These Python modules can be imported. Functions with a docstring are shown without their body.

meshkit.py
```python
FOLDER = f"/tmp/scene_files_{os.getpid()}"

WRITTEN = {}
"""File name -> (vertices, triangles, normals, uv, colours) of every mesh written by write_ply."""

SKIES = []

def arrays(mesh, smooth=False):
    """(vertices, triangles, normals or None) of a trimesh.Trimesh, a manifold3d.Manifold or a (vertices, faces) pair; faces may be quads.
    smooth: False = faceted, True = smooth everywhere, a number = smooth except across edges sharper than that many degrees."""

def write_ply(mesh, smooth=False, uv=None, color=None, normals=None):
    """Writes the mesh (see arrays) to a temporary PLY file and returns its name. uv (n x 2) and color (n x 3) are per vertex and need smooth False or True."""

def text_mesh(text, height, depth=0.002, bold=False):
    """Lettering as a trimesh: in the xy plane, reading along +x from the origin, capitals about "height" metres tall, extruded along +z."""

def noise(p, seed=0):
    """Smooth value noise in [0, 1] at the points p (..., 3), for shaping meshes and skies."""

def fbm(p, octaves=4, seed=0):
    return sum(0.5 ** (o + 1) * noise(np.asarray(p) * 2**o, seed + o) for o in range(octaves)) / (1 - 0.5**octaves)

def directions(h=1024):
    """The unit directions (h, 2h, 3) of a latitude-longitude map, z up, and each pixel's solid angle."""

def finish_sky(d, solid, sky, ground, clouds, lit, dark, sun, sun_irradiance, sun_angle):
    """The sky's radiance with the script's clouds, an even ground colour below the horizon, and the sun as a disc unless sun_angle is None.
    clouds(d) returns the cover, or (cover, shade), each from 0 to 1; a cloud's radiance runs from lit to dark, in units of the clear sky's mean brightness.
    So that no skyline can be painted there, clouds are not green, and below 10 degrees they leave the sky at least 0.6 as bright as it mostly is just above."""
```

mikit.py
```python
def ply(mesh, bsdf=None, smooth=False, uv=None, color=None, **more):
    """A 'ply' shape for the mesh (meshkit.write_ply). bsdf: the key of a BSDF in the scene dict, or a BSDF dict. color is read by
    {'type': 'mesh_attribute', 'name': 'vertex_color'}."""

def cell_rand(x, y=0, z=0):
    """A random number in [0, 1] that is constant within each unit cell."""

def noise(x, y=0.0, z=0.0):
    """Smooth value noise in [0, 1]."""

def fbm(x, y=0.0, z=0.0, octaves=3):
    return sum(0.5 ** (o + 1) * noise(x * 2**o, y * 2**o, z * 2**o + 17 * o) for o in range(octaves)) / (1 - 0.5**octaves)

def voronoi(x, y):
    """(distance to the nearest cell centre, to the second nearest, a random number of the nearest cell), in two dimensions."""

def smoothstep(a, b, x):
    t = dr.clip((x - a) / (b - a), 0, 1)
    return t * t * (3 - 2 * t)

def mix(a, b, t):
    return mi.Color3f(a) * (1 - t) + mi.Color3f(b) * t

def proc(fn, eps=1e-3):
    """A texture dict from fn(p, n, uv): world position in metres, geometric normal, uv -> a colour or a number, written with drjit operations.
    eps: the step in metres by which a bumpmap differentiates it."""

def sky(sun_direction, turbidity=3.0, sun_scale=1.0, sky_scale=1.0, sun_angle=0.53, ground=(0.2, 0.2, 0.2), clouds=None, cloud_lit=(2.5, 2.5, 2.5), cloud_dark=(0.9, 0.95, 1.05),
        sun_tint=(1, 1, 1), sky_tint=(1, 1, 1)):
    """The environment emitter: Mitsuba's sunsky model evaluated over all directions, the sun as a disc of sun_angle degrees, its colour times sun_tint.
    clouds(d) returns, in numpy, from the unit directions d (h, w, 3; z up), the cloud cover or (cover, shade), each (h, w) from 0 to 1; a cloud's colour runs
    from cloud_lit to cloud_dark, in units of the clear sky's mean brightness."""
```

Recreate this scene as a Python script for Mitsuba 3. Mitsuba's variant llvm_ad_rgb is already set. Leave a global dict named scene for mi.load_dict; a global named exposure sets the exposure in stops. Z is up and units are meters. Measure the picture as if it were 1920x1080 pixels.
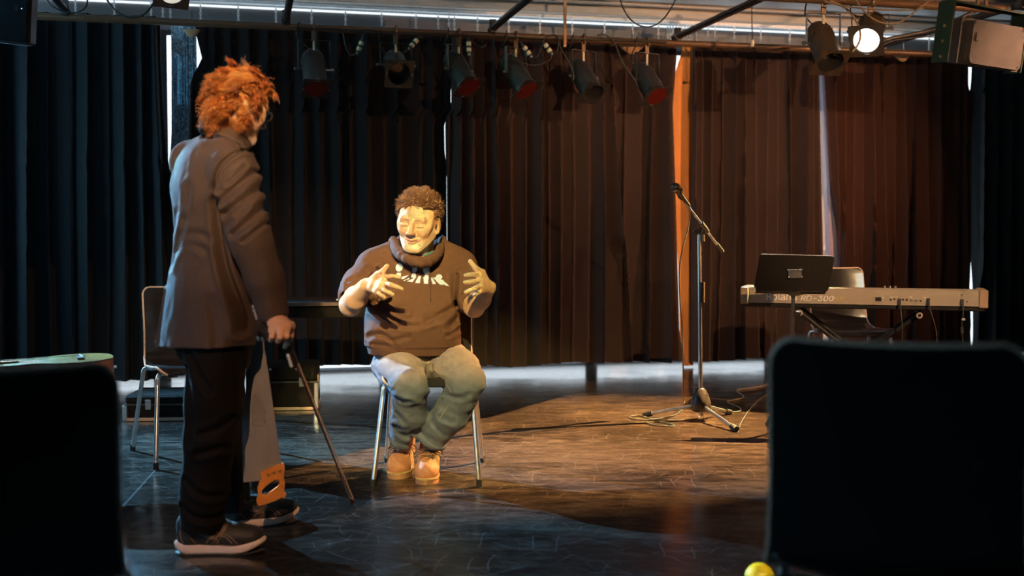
import math, numpy as np, trimesh, manifold3d as m3, mitsuba as mi, mikit, meshkit, drjit as dr
from shapely.geometry import Polygon, Point, LineString, box as sbox
from shapely import affinity
from shapely.ops import unary_union
from mikit import proc, noise, fbm, voronoi, cell_rand, smoothstep, mix
T = mi.ScalarTransform4f
A = lambda *v: np.array(v, float)

# ------------------------------------------------------------------ camera, lights, exposure
FP, PITCH, HC = 2100.0, math.atan(100 / 2100), 1.1
exposure = 0.0
scene, labels = {}, {}
CP, SP = math.cos(PITCH), math.sin(PITCH)
scene['camera'] = dict(type='thinlens', fov=math.degrees(2 * math.atan(960 / FP)), fov_axis='x', aperture_radius=0.009,
    focus_distance=5.6, near_clip=0.05, far_clip=60.0,
    to_world=T().look_at(origin=[0, 0, HC], target=[0, CP, HC - SP], up=[0, 0, 1]))

def rgb(*c): return {'type': 'rgb', 'value': list(map(float, c))}
def spot(key, pos, aim, color, power, cutoff, beam):
    scene[key] = dict(type='spot', to_world=T().look_at(origin=list(pos), target=list(aim), up=[0, 0, 1]),
        intensity=rgb(*[c * power for c in color]), cutoff_angle=cutoff, beam_width=beam)
# unseen lamps out of view, each placed to light one part of the stage
spot('lamp_key', (-0.28, 1.3, 2.72), (-0.30, 5.1, 0.72), (1.0, 0.81, 0.26), 138, 11.5, 8.5)
spot('lamp_wash', (3.6, -3.6, 1.98), (1.6, 8.9, 2.4), (1.0, 0.58, 0.30), 260, 9.5, 4.5)
spot('unseen_side_lamp', (4.9, 6.6, 2.45), (1.1, 9.1, .85), (1.0, 0.50, 0.27), 58, 36, 14)  # unseen, rakes the curtain folds from the right
spot('unseen_back_lamp', (-0.45, 0.5, 2.75), (-0.98, 3.85, 1.56), (1.0, 0.62, 0.32), 120, 11, 3)  # unseen, placed to light the upper back of the standing man
spot('unseen_low_lamp', (-0.5, 0.2, 2.72), (-0.90, 3.85, 0.42), (1.0, 0.52, 0.26), 30, 10.5, 5)  # unseen, placed to light the saw, shoes and lower jacket
spot('unseen_ball_lamp', (1.25, 0.2, 2.8), (0.71, 3.32, 0.05), (1.0, 0.85, 0.5), 60, 2.6, 2.0)  # unseen narrow beam, placed to light the yellow ball
spot('unseen_keyboard_lamp', (3.1, 2.0, 2.7), (2.15, 6.8, 0.70), (1.0, 0.60, 0.30), 85, 11.5, 7)  # unseen, placed to light the back of the keyboard
spot('unseen_blue_lamp', (-3.9, 7.4, 2.2), (-1.2, 4.7, 0.2), (0.22, 0.60, 1.0), 420, 30, 13)  # unseen, gives the left floor and jacket edge blue light
spot('unseen_navy_lamp', (-2.4, 2.2, 2.7), (-3.2, 8.1, 1.6), (0.12, 0.45, 0.75), 6, 20, 10)  # unseen, placed to tint the far left curtain blue
spot('unseen_green_lamp', (-4.1, 5.4, 2.6), (0.6, 8.2, 1.9), (0.08, 1.0, 0.30), 5, 15, 7)  # unseen, placed to tint left sides of cans and stand green

# ------------------------------------------------------------------ view helpers
def ray(u, v):
    a, b = (u - 960) / FP, (540 - v) / FP
    return A(a, CP + b * SP, -SP + b * CP)
def at(u, v, Y):
    d = ray(u, v); return A(0, 0, HC) + d * (Y / d[1])
def floor_at(u, v, z=0.0):
    d = ray(u, v); return A(0, 0, HC) + d * ((z - HC) / d[2])

# ------------------------------------------------------------------ registry
def numbered(k):
    used = lambda x: x in scene or x in labels or any(y.startswith(x + '__') for y in scene)
    if not used(k): return k
    n = 1
    while used(f'{k}_{n:03d}'): n += 1
    return f'{k}_{n:03d}'
def thing(name, label, cat, group=None):
    k = numbered(name); labels[k] = {'label': label, 'category': cat}
    if group: labels[k]['group'] = group
    return k
def part(root, name, mesh, mat, smooth=30, label=None, kind=None, **kw):
    k = numbered(root + '__' + name)
    scene[k] = mikit.ply(mesh, mat, smooth=smooth, **kw) if not isinstance(mesh, dict) else mesh
    if label or kind: labels[k] = {a: b for a, b in (('label', label), ('kind', kind)) if b}
    return k
def single(name, mesh, mat, label, cat, group=None, smooth=30, **kw):
    k = thing(name, label, cat, group); scene[k] = mikit.ply(mesh, mat, smooth=smooth, **kw); return k
def struct(name, mesh, mat, smooth=False, label=None, **kw):
    k = numbered(name); scene[k] = mikit.ply(mesh, mat, smooth=smooth, **kw)
    labels[k] = {'kind': 'structure'}
    if label: labels[k]['label'] = label
    return k

# ------------------------------------------------------------------ mesh helpers
cat = trimesh.util.concatenate
def frame(x=None, y=None, z=None, o=(0, 0, 0)):
    """4x4 from two given axes"""
    n = lambda v: np.asarray(v, float) / np.linalg.norm(v)
    if z is not None and x is not None:
        z = n(z); x = np.asarray(x, float); x = n(x - z * (x @ z)); y = np.cross(z, x)
    elif y is not None and x is not None:
        y = n(y); x = np.asarray(x, float); x = n(x - y * (x @ y)); z = np.cross(x, y)
    elif z is not None and y is not None:
        z = n(z); y = np.asarray(y, float); y = n(y - z * (y @ z)); x = np.cross(y, z)
    m = np.eye(4); m[:3, 0], m[:3, 1], m[:3, 2], m[:3, 3] = x, y, z, o
    return m
def rotz(a, o=(0, 0, 0)):
    m = np.eye(4); c, s = math.cos(a), math.sin(a); m[:2, :2] = [[c, -s], [s, c]]; m[:3, 3] = o; return m
def rotx(a):
    m = np.eye(4); c, s = math.cos(a), math.sin(a); m[1:3, 1:3] = [[c, -s], [s, c]]; return m
def roty(a):
    m = np.eye(4); c, s = math.cos(a), math.sin(a); m[0, 0], m[0, 2], m[2, 0], m[2, 2] = c, s, -s, c; return m
def X(mesh, M): m = mesh.copy(); m.apply_transform(M); return m
def hull(pts): return trimesh.convex.convex_hull(np.asarray(pts, float))
def bx(size, c=(0, 0, 0), b=0.003):
    """chamfered box"""
    s = np.asarray(size, float) / 2; b = min(b, s.min() * 0.49); p = []
    for sx in (-1, 1):
        for sy in (-1, 1):
            for sz in (-1, 1):
                q = A(sx, sy, sz)
                for k in range(3):
                    e = s - b; e[k] = s[k]; p.append(q * e)
    m = hull(p); m.apply_translation(c); return m
def tube(pts, r, sides=10, closed=False, caps=True):
    p = np.asarray(pts, float); n = len(p); r = np.broadcast_to(np.asarray(r, float), (n,))
    t = np.roll(p, -1, 0) - np.roll(p, 1, 0) if closed else np.gradient(p, axis=0)
    t /= np.linalg.norm(t, axis=1, keepdims=True) + 1e-12
    a = np.cross(t[0], [0, 0, 1.0] if abs(t[0, 2]) < .9 else [1.0, 0, 0]); a /= np.linalg.norm(a)
    fr = []
    for i in range(n):
        a = a - t[i] * (a @ t[i]); a /= np.linalg.norm(a); fr.append((a, np.cross(t[i], a)))
    ang = np.arange(sides) * 2 * np.pi / sides
    v = np.vstack([p[i] + r[i] * (np.cos(ang)[:, None] * fr[i][0] + np.sin(ang)[:, None] * fr[i][1]) for i in range(n)])
    f = []
    for i in range(n if closed else n - 1):
        j0, j1 = i * sides, ((i + 1) % n) * sides
        for k in range(sides):
            k2 = (k + 1) % sides; f += [[j0 + k, j0 + k2, j1 + k2], [j0 + k, j1 + k2, j1 + k]]
    if caps and not closed:
        v = np.vstack([v, p[0], p[-1]]); c0, c1 = n * sides, n * sides + 1; e = (n - 1) * sides
        for k in range(sides):
            k2 = (k + 1) % sides; f += [[c0, k2, k], [c1, e + k, e + k2]]
    return trimesh.Trimesh(v, f, process=False)
def spline(pts, n=40):
    from scipy.interpolate import CubicSpline
    p = np.asarray(pts, float); d = np.r_[0, np.cumsum(np.linalg.norm(np.diff(p, axis=0), axis=1))]
    return CubicSpline(d, p)(np.linspace(0, d[-1], n))
def rod(a, b, r, sides=16, r2=None): return tube([a, b], [r, r if r2 is None else r2], sides)
def lathe(prof, n=28, M=None):
    m = trimesh.creation.revolve(np.asarray(prof, float), sections=n)
    if m.volume < 0: m.invert()
    return X(m, M) if M is not None else m
def ext(poly, h, M=None):
    gs = getattr(poly, 'geoms', [poly])
    m = cat([trimesh.creation.extrude_polygon(g, h, engine='earcut') for g in gs])
    return X(m, M) if M is not None else m
def ball(c, r, sub=2, s=(1, 1, 1)):
    m = trimesh.creation.icosphere(sub, 1.0); m.vertices *= np.asarray(s) * r; m.apply_translation(c); return m
def rpoly(w, h, r, n=6):
    return sbox(-w / 2 + r, -h / 2 + r, w / 2 - r, h / 2 - r).buffer(r, quad_segs=n)
def sheet(P, th):
    """closed thin sheet from a grid of points P (n, m, 3)"""
    n, m = P.shape[:2]
    du, dv = np.gradient(P, axis=0), np.gradient(P, axis=1)
    N = np.cross(du, dv); N /= np.linalg.norm(N, axis=2, keepdims=True) + 1e-12
    v = np.vstack([(P + N * th / 2).reshape(-1, 3), (P - N * th / 2).reshape(-1, 3)])
    i, j = np.meshgrid(np.arange(n - 1), np.arange(m - 1), indexing='ij'); a = (i * m + j).ravel()
    q = np.stack([a, a + m, a + m + 1, a + 1], 1); o = n * m
    f = [q, q[:, ::-1] + o]
    ring = np.r_[np.arange(m), np.arange(1, n) * m + m - 1, (n - 1) * m + np.arange(m - 2, -1, -1), np.arange(n - 2, 0, -1) * m]
    r2 = np.roll(ring, -1); f.append(np.stack([ring, r2, r2 + o, ring + o], 1))
    f = np.vstack(f); f = np.vstack([f[:, [0, 1, 2]], f[:, [0, 2, 3]]])
    return trimesh.Trimesh(v, f, process=False)

# ------------------------------------------------------------------ materials
def mat(key, d): scene[key] = d; return key
def pr(key, c, rough=0.5, metal=0.0, **k):
    c = rgb(*c) if not isinstance(c, dict) else c
    return mat(key, dict(type='twosided', bsdf=dict(type='principled', base_color=c, roughness=rough, metallic=metal, **k)))
pr('matte_black', (.010, .008, .007), .7, specular=.08); pr('black_paint', (.012, .012, .013), .42, specular=.25); pr('black_plastic', (.015, .015, .016), .35); pr('black_rubber', (.01, .01, .01), .7)
pr('chrome', (.80, .78, .75), .30, 1.0); pr('steel', (.55, .54, .52), .3, 1.0); pr('dark_steel', (.10, .095, .09), .38, .8)
pr('gun_metal', (.05, .045, .04), .45, .5); pr('brass', (.75, .5, .2), .3, 1.0); pr('white_plastic', (.75, .74, .70), .4)
pr('cream_tape', (.72, .62, .42), .6); pr('cable_black', (.018, .016, .015), .5); pr('cable_tan', (.22, .15, .09), .55)
pr('can_black', proc(lambda p, n, uv: mi.Color3f(.022, .020, .019) * (0.7 + .7 * fbm(p.x * 30, p.y * 30, p.z * 30))), .5, .2)
pr('shell_black', (.012, .011, .012), .18); pr('wood_edge', (.48, .34, .25), .35)
pr('gel_red', (.075, .007, .005), .3); pr('lens_dark', (.02, .02, .02), .1); pr('metal_green_lit', (.012, .026, .012), .5, specular=.2)  # the bracket green is green light put into its colour
pr('pipe_black', (.035, .030, .026), .36, .55); pr('pipe_warm_lit', (.17, .10, .055), .38, .5)  # bronze tone holds the warm light on the steel pipes
pr('tan_card', (.40, .22, .10), .6); pr('yellow', (.85, .55, .01), .4); pr('cream', (.8, .74, .55), .5)
# ------------------------------------------------------------------ room
YAW = math.atan(0.238); EW = A(math.cos(YAW), math.sin(YAW), 0); NW = A(math.sin(YAW), -math.cos(YAW), 0)   # along the stage's back, and towards the hall
W0 = A(0, 8.85, 0)                                                        # a point of the curtain line
def ws(u, off=0.0):
    """distance along the back line at which the sight line of column u meets it (off metres in front of it)"""
    k = (u - 960) / FP; o = W0 + NW * off; Y0 = o[1] - 0.238 * o[0]; Y = Y0 / (1 - 0.238 * k); return (k * Y - o[0]) / EW[0]
def wp(s, off=0.0, z=0.0): return W0 + EW * s + NW * off + A(0, 0, z)
def wbox(s0, s1, o0, o1, z0, z1, b=0.002):
    M = np.eye(4); M[:3, 0], M[:3, 1], M[:3, 3] = EW, -NW, wp((s0 + s1) / 2, (o0 + o1) / 2, (z0 + z1) / 2)
    return X(bx((s1 - s0, abs(o1 - o0), z1 - z0), b=b), M)

def floor_col(p, n, uv):
    g = fbm(p.x * 1.3, p.y * 1.6, 0, 4); s = fbm(p.x * 9, p.y * 26, 3.0, 3); s2 = fbm(p.x * 34 + 5, p.y * 60, 1.0, 2)
    base = mix((.026, .022, .019), (.13, .108, .088), smoothstep(.35, .75, g * .55 + s * .45))
    base = base * (0.65 + .7 * s2)
    out = mi.Color3f(base)
    # scuffs: short thin arcs in random directions
    for k in range(7):
        a = 0.5 + k * 0.9; c, sn = math.cos(a), math.sin(a); f = 3.2 + .5 * k
        x, y = (p.x * c + p.y * sn) * f, (-p.x * sn + p.y * c) * f
        y = y + .10 * noise(x * 1.2, k * 7.0) + .03 * dr.sin(x * 5)
        ix, iy = dr.floor(x), dr.floor(y * 3); r, r2, r3 = cell_rand(ix, iy, k), cell_rand(ix, iy, k + 40), cell_rand(ix, iy, k + 80)
        d = dr.abs(y * 3 - iy - .15 - .7 * r2 - (r3 - .5) * .6 * (x - ix)); m = (r > .62) & (x - ix > .2 * r3) & (x - ix < .35 + .6 * r2)
        out = out + dr.select(m, (1 - smoothstep(0, .045, d)) * (.04 + .09 * r3), 0) * mi.Color3f(.95, .92, .9)
    # two long chalky lines where the stage sheets meet
    l1 = dr.abs(p.y - (5.05 - .62 * (p.x + .28) + .20 * dr.square(p.x + .28)))
    out = out + dr.select((p.x > -.15) & (p.x < 1.9), (1 - smoothstep(0.002, .006, l1)) * .10, 0)
    l2 = dr.abs(p.y - 5.9 - .10 * (p.x + 2)); out = out + dr.select((p.x > -2.6) & (p.x < -1.4), (1 - smoothstep(.002, .007, l2)) * .14, 0)
    l3 = dr.abs(p.x + 1.67 - .13 * (5.2 - p.y)); out = out + dr.select((p.y > 4.1) & (p.y < 5.2), (1 - smoothstep(.002, .006, l3)) * .12, 0)
    return out
def floor_rough(p, n, uv): return .14 + .55 * smoothstep(.35, .7, fbm(p.x * 2.2, p.y * 4.5, 7.0, 4))
FD = proc(floor_col)
scene['stage_vinyl'] = dict(type='blendbsdf', weight=proc(floor_rough),
    a=dict(type='roughplastic', diffuse_reflectance=FD, alpha=0.036, nonlinear=True, int_ior=1.5),
    b=dict(type='roughplastic', diffuse_reflectance=FD, alpha=0.17, nonlinear=True, int_ior=1.5))
fl = trimesh.Trimesh([[-6, -6.5, 0], [7, -6.5, 0], [7, 12.5, 0], [-6, 12.5, 0], [-6, -6.5, -.1], [7, -6.5, -.1], [7, 12.5, -.1], [-6, 12.5, -.1]],
    [[0, 1, 2], [0, 2, 3], [4, 6, 5], [4, 7, 6], [0, 4, 5], [0, 5, 1], [1, 5, 6], [1, 6, 2], [2, 6, 7], [2, 7, 3], [3, 7, 4], [3, 4, 0]], process=False)
struct('floor', fl, 'stage_vinyl', label='glossy black vinyl stage floor, scuffed and scratched')

pr('wall_grey', (.21, .22, .23), .8); pr('wall_dark', (.03, .03, .032), .8)
pr('ceiling_panel', proc(lambda p, n, uv: mix((.30, .36, .40), (.62, .68, .70), fbm(p.x * 2.5, p.y * 7, p.z, 4))), .42, .35)
pr('fascia_paint', (.42, .37, .31), .6); pr('rail_white', (.85, .86, .88), .35)
SL, SR = ws(-160), ws(2120)
struct('wall_back', wbox(-6.0, 6.6, -.50, -.62, 0, 3.0), 'wall_grey', label='grey wall behind the stage curtains')
struct('wall_left', bx((.1, 19, 3), (-4.75, 3.0, 1.5)), 'wall_dark'); struct('wall_right', bx((.1, 19, 3), (5.8, 3.0, 1.5)), 'wall_dark')
struct('wall_front', bx((10.6, .1, 3), (.5, -6.2, 1.5)), 'wall_dark')
struct('ceiling', bx((11.5, 19, .08), (.5, 3.0, 2.935)), 'ceiling_panel', label='ceiling of pale metal panels')
ck = 'ceiling'
for i, o in enumerate((.28, .72, 1.1)):
    part(ck, 'seam_batten', wbox(-4.8, 5.6, o, o + .035, 2.872, 2.894), 'fascia_paint')
struct('trim_1', wbox(-4.9, 5.9, -.02, .14, 2.825, 2.90), 'fascia_paint', label='tan fascia board along the top of the back wall')
k = struct('trim_2', wbox(-4.9, 5.9, .02, .055, 2.800, 2.826), 'rail_white', label='bright white curtain rail under the fascia')

# windows behind the curtains: bright daylit panes
def day(c, L): return {'type': 'area', 'radiance': rgb(*[x * L for x in c])}
pr('pane_white', (.7, .75, .8), .3)
def window(n, s0, s1, z0, z1, L, off=-.46):
    k = f'window_{n}'; labels[k] = {'kind': 'structure', 'label': 'bright daylit window behind the curtains'}
    d = mikit.ply(wbox(s0, s1, off, off - .02, z0, z1), 'pane_white', smooth=False); d['emitter'] = day((.80, .92, 1.0), L * .5); scene[k + '__pane'] = d
    fr = cat([wbox(s0 - .04, s0, off + .02, off - .03, z0 - .01, z1 + .04), wbox(s1, s1 + .04, off + .02, off - .03, z0 - .01, z1 + .04), wbox(s0, s1, off + .02, off - .03, z1, z1 + .04)])
    part(k, 'frame', fr, 'wall_dark')
for i, (a, b) in enumerate(((-4.3, -2.75), (-2.62, -1.0), (-.9, .75), (.85, 2.4), (2.5, 4.0), (4.1, 5.6))):
    window(i + 1, a, b, .03, 2.63, 3.2)
# daylight strip over the grey blind, seen as a white line
labels['window_7'] = {'kind': 'structure', 'label': 'thin strip of daylight over the grey wall'}
d = mikit.ply(wbox(-4.8, 5.9, -.485, -.497, 2.868, 2.884), 'pane_white', smooth=False); d['emitter'] = day((.85, .95, 1.0), 1.2); scene['window_7'] = d
# unseen side windows out of view on the left, placed for cool blue light
labels['window_8'] = {'kind': 'structure', 'label': 'unseen side window, lights the left floor and jacket blue'}
d = mikit.ply(bx((.02, 1.3, 1.7), (-4.69, 6.6, 1.55)), 'pane_white', smooth=False); d['emitter'] = day((.38, .74, 1.0), 6.5); scene['window_8'] = d
labels['window_9'] = {'kind': 'structure', 'label': 'second unseen side window, lights the right foreground chair edge'}
d = mikit.ply(bx((.02, 1.3, 1.7), (-4.69, 1.2, 1.55)), 'pane_white', smooth=False); d['emitter'] = day((.38, .74, 1.0), 6.0); scene['window_9'] = d  # out of view, placed to light the foreground chair edge blue

# ------------------------------------------------------------------ curtains
def velvet(key, c, sheen=.6):
    c0 = mi.ScalarColor3f(c)
    pr(key, proc(lambda p, n, uv, c=c: mi.Color3f(*c) * (.9 + .2 * fbm(p.x * 3, p.y * 3, p.z * 2.2, 2))), .75, 0.0, sheen=sheen, sheen_tint=.7, specular=.2)
velvet('velvet_brown', (.034, .019, .015), .8); velvet('velvet_black_unlit', (.0075, .006, .006), .1); velvet('velvet_navy_unlit', (.0065, .010, .013), .2)  # black and navy tones hold the lack of warm light there
velvet('lining_orange', (.62, .25, .07), .2); velvet('cloth_lilac', (.42, .38, .48), .3); velvet('cloth_white', (.75, .78, .82), .2)
velvet('velvet_rust', (.052, .021, .013), .8)
def z_at(u, v, off): # height at which the sight line (u, v) meets the curtain line
    d = ray(u, v); o = W0 + NW * off; t = ((o - A(0, 0, HC)) @ NW) / (d @ NW); return HC + d[2] * t
def edge(e, off, z):
    """an edge's place along the wall at the heights z: a column, or a list of (row, column)"""
    if not isinstance(e, list): return np.full_like(z, ws(e, off))
    zz = np.array([z_at(u, v, off) for v, u in e]); ss = np.array([ws(u, off) for v, u in e]); o = np.argsort(zz)
    return np.interp(z, zz[o], ss[o])
def curtain(name, u0, u1, ridges, mat_, label, amp=.085, z0=.075, z1=2.66, off=0.0, hem=.022, seed=1, nz=40, group=None, sharp=1.9):
    zn = np.linspace(z0, z1, nz); e0, e1 = edge(u0, off, zn), edge(u1, off, zn)
    n = max(10, int((e1.max() - e0.min()) / .0065)); tt = np.linspace(0, 1, n)
    rs = np.array([ws(r if not isinstance(r, tuple) else r[0], off) for r in ridges]); ln = np.array([0 if not isinstance(r, tuple) else (ws(r[1], off) - ws(r[0], off)) for r in ridges])
    P = np.zeros((n, nz, 3)); zz = np.linspace(0, 1, nz); hs = meshkit.noise(np.stack([np.arange(len(rs)) * 5.3, np.zeros(len(rs)), np.ones(len(rs))], -1), seed)
    nq = lambda a, b, c: meshkit.noise(np.stack([a, b, np.full_like(a, c)], -1), seed)
    for j, t in enumerate(zz):
        s = e0[j] + (e1[j] - e0[j]) * tt
        zb = z0 + hem * (nq(s * 4.3, s * 0 + 1, .5) - .5) * 2 - hem * .5 * (nq(s * 11, s * 0 + 2, .5) - .5)
        z = zb + (z1 - zb) * t
        r = rs + ln * (1 - t) + .02 * (meshkit.noise(np.stack([np.arange(len(rs)) * 3.7, np.full(len(rs), t * 2.2), np.zeros(len(rs))], -1), seed + 5) - .5)
        q_ = np.argsort(r); r, h = r[q_], hs[q_]; e = np.r_[r[0] - .09, r, r[-1] + .09]; hh = np.r_[.6, h, .6]
        i = np.clip(np.searchsorted(e, s) - 1, 0, len(e) - 2); w = e[i + 1] - e[i]; q = np.clip((s - e[i]) / np.maximum(w, 1e-6), 0, 1)
        fall = np.clip(q / .22, 0, 1); fall = 1 - fall * fall * (3 - 2 * fall); f = hh[i] * fall + hh[i + 1] * (1 - fall); c = np.maximum(fall, np.clip((q - .10) / .90, 0, 1) ** 1.35)
        o = amp * np.clip(w / .14, .4, 1.3) * (.25 + 1.3 * f) * (.8 + .35 * (1 - t)) * c + .004 * (nq(s * 7, s * 0 + z * .9, .3) - .5) + .03 * (nq(s * 2.5, s * 0 + z * .6, .9) - .5)
        o = o * np.clip(np.minimum(s - e0[j], e1[j] - s) / min(.035, .3 * (e1[j] - e0[j])), 0, 1) ** .7
        P[:, j] = W0 + EW * s[:, None] + NW * (off + o)[:, None] + A(0, 0, 1) * np.asarray(z)[:, None]
    return single(name, sheet(P, .004), mat_, label, 'curtain', group, smooth=60)
curtain('curtain', -110, [(50, 307), (110, 306), (200, 309), (290, 314), (330, 326), (420, 334), (700, 330)], [-90, (-40, -48), (12, 4), (66, 52), (98, 94), (139, 135), (172, 168), (208, 200), (240, 236), (275, 272), (298, 312)], 'velvet_navy_unlit', 'unlit navy curtain at the far left, left of the white slit of daylight', z0=.05, seed=3, off=.10)
curtain('curtain', [(60, 372), (110, 384), (150, 362), (240, 358), (400, 352), (700, 350)], [(60, 850), (150, 849), (165, 845.6), (195, 845.4), (206, 848), (222, 837), (230, 833.6), (295, 834.6), (308, 838.5), (330, 837.6), (470, 837.8), (490, 841), (640, 840), (700, 836)], [(392, 380), 408, 436, 470, (505, 510), 545, 571, 600, (640, 634), 655, 690, 720, 745, (790, 784), 812, 826], 'velvet_black_unlit', 'unlit black curtain behind the two men, from the sequin curtain to the slit of light', z0=.105, seed=5, hem=.012, amp=.05)
curtain('curtain', [(60, 847), (204, 847), (224, 835.5), (300, 836.5), (330, 838.6), (470, 839), (700, 837.5)], [(100, 1266), (200, 1259), (350, 1265), (500, 1270), (620, 1274), (690, 1286)], [(862, 858), 884, 908, (925, 930), 955, 982, (1014, 1008), 1026, 1050, 1072, 1100, 1128, (1136, 1182), 1165, 1200, (1218, 1206), (1244, 1250)], 'velvet_brown', 'wide brown velvet curtain right of the seated man, left of the orange strip', z0=.075, seed=7, off=.035)
curtain('curtain_strip', [(90, 1278), (140, 1262), (200, 1257), (350, 1263), (500, 1271.5), (620, 1275.5), (690, 1284)], 1301, [(1266, 1282), (1284, 1291)], 'lining_orange', 'narrow bright orange strip of curtain lining behind the microphone', .02, z0=.02, seed=9, off=-.07)
curtain('curtain', 1296, [(140, 1531), (350, 1538), (480, 1542), (700, 1544)], [(1300, 1306), 1312, 1328, (1350, 1344), 1372, 1388, (1408, 1420), 1432, 1452, (1468, 1476), 1500, (1518, 1524)], 'velvet_brown', 'brown velvet curtain between the orange strip and the pale blue slit', z0=.06, seed=11)
curtain('curtain', [(140, 1541), (350, 1556), (430, 1571), (520, 1576), (700, 1576)], [(110, 1808), (165, 1809), (175, 1813), (470, 1820), (490, 1819.5), (545, 1818.5), (600, 1820), (700, 1824)], [(1552, 1582), 1578, (1592, 1600), 1610, 1628, (1640, 1660), 1668, (1684, 1690), 1702, (1722, 1735), 1750, (1768, 1760), 1790, (1800, 1814)], 'velvet_rust', 'rust brown velvet curtain behind the right half of the keyboard', z0=.05, seed=13)
curtain('curtain', [(110, 1815), (160, 1814), (182, 1810), (460, 1817), (500, 1821), (545, 1825), (630, 1827), (700, 1824)], 2050, [1828, 1850, 1880, 1905, 1935, 1970, 2010], 'velvet_navy_unlit', 'unlit navy curtain at the far right edge', z0=.05, seed=15, off=-.10)
curtain('curtain_edge', [(120, 1529), (350, 1537), (480, 1540), (700, 1541)], [(120, 1535), (350, 1547), (480, 1557), (700, 1560)], [(1534, 1546)], 'cloth_white', 'pale blue edge of a curtain lining hanging in the slit above the music stand', .012, z0=.05, seed=17, off=-.10)
curtain('curtain_edge', [(120, 1535), (350, 1548), (480, 1554), (700, 1560)], [(120, 1543), (350, 1562), (480, 1580), (700, 1582)], [(1540, 1566)], 'cloth_lilac', 'lilac fold of curtain lining right of the pale blue slit', .02, z0=.05, seed=19, off=-.06)
scene['sequin'] = dict(type='twosided', bsdf=dict(type='principled', base_color=proc(lambda p, n, uv: mix((.10, .22, .32), (.75, .9, 1.0), smoothstep(.35, .8, cell_rand(dr.floor((p.x + p.y) * 130), dr.floor(p.z * 130))))), metallic=.7, roughness=.35))
curtain('sequin_curtain', [(50, 327), (110, 327), (250, 325), (310, 321), (400, 321)], 374, [330, 336, 343, 350, 357, 364], 'sequin', 'strip of glittering pale blue sequin curtain beside the white slit', .03, z0=.1, seed=21, off=-.12)

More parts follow.
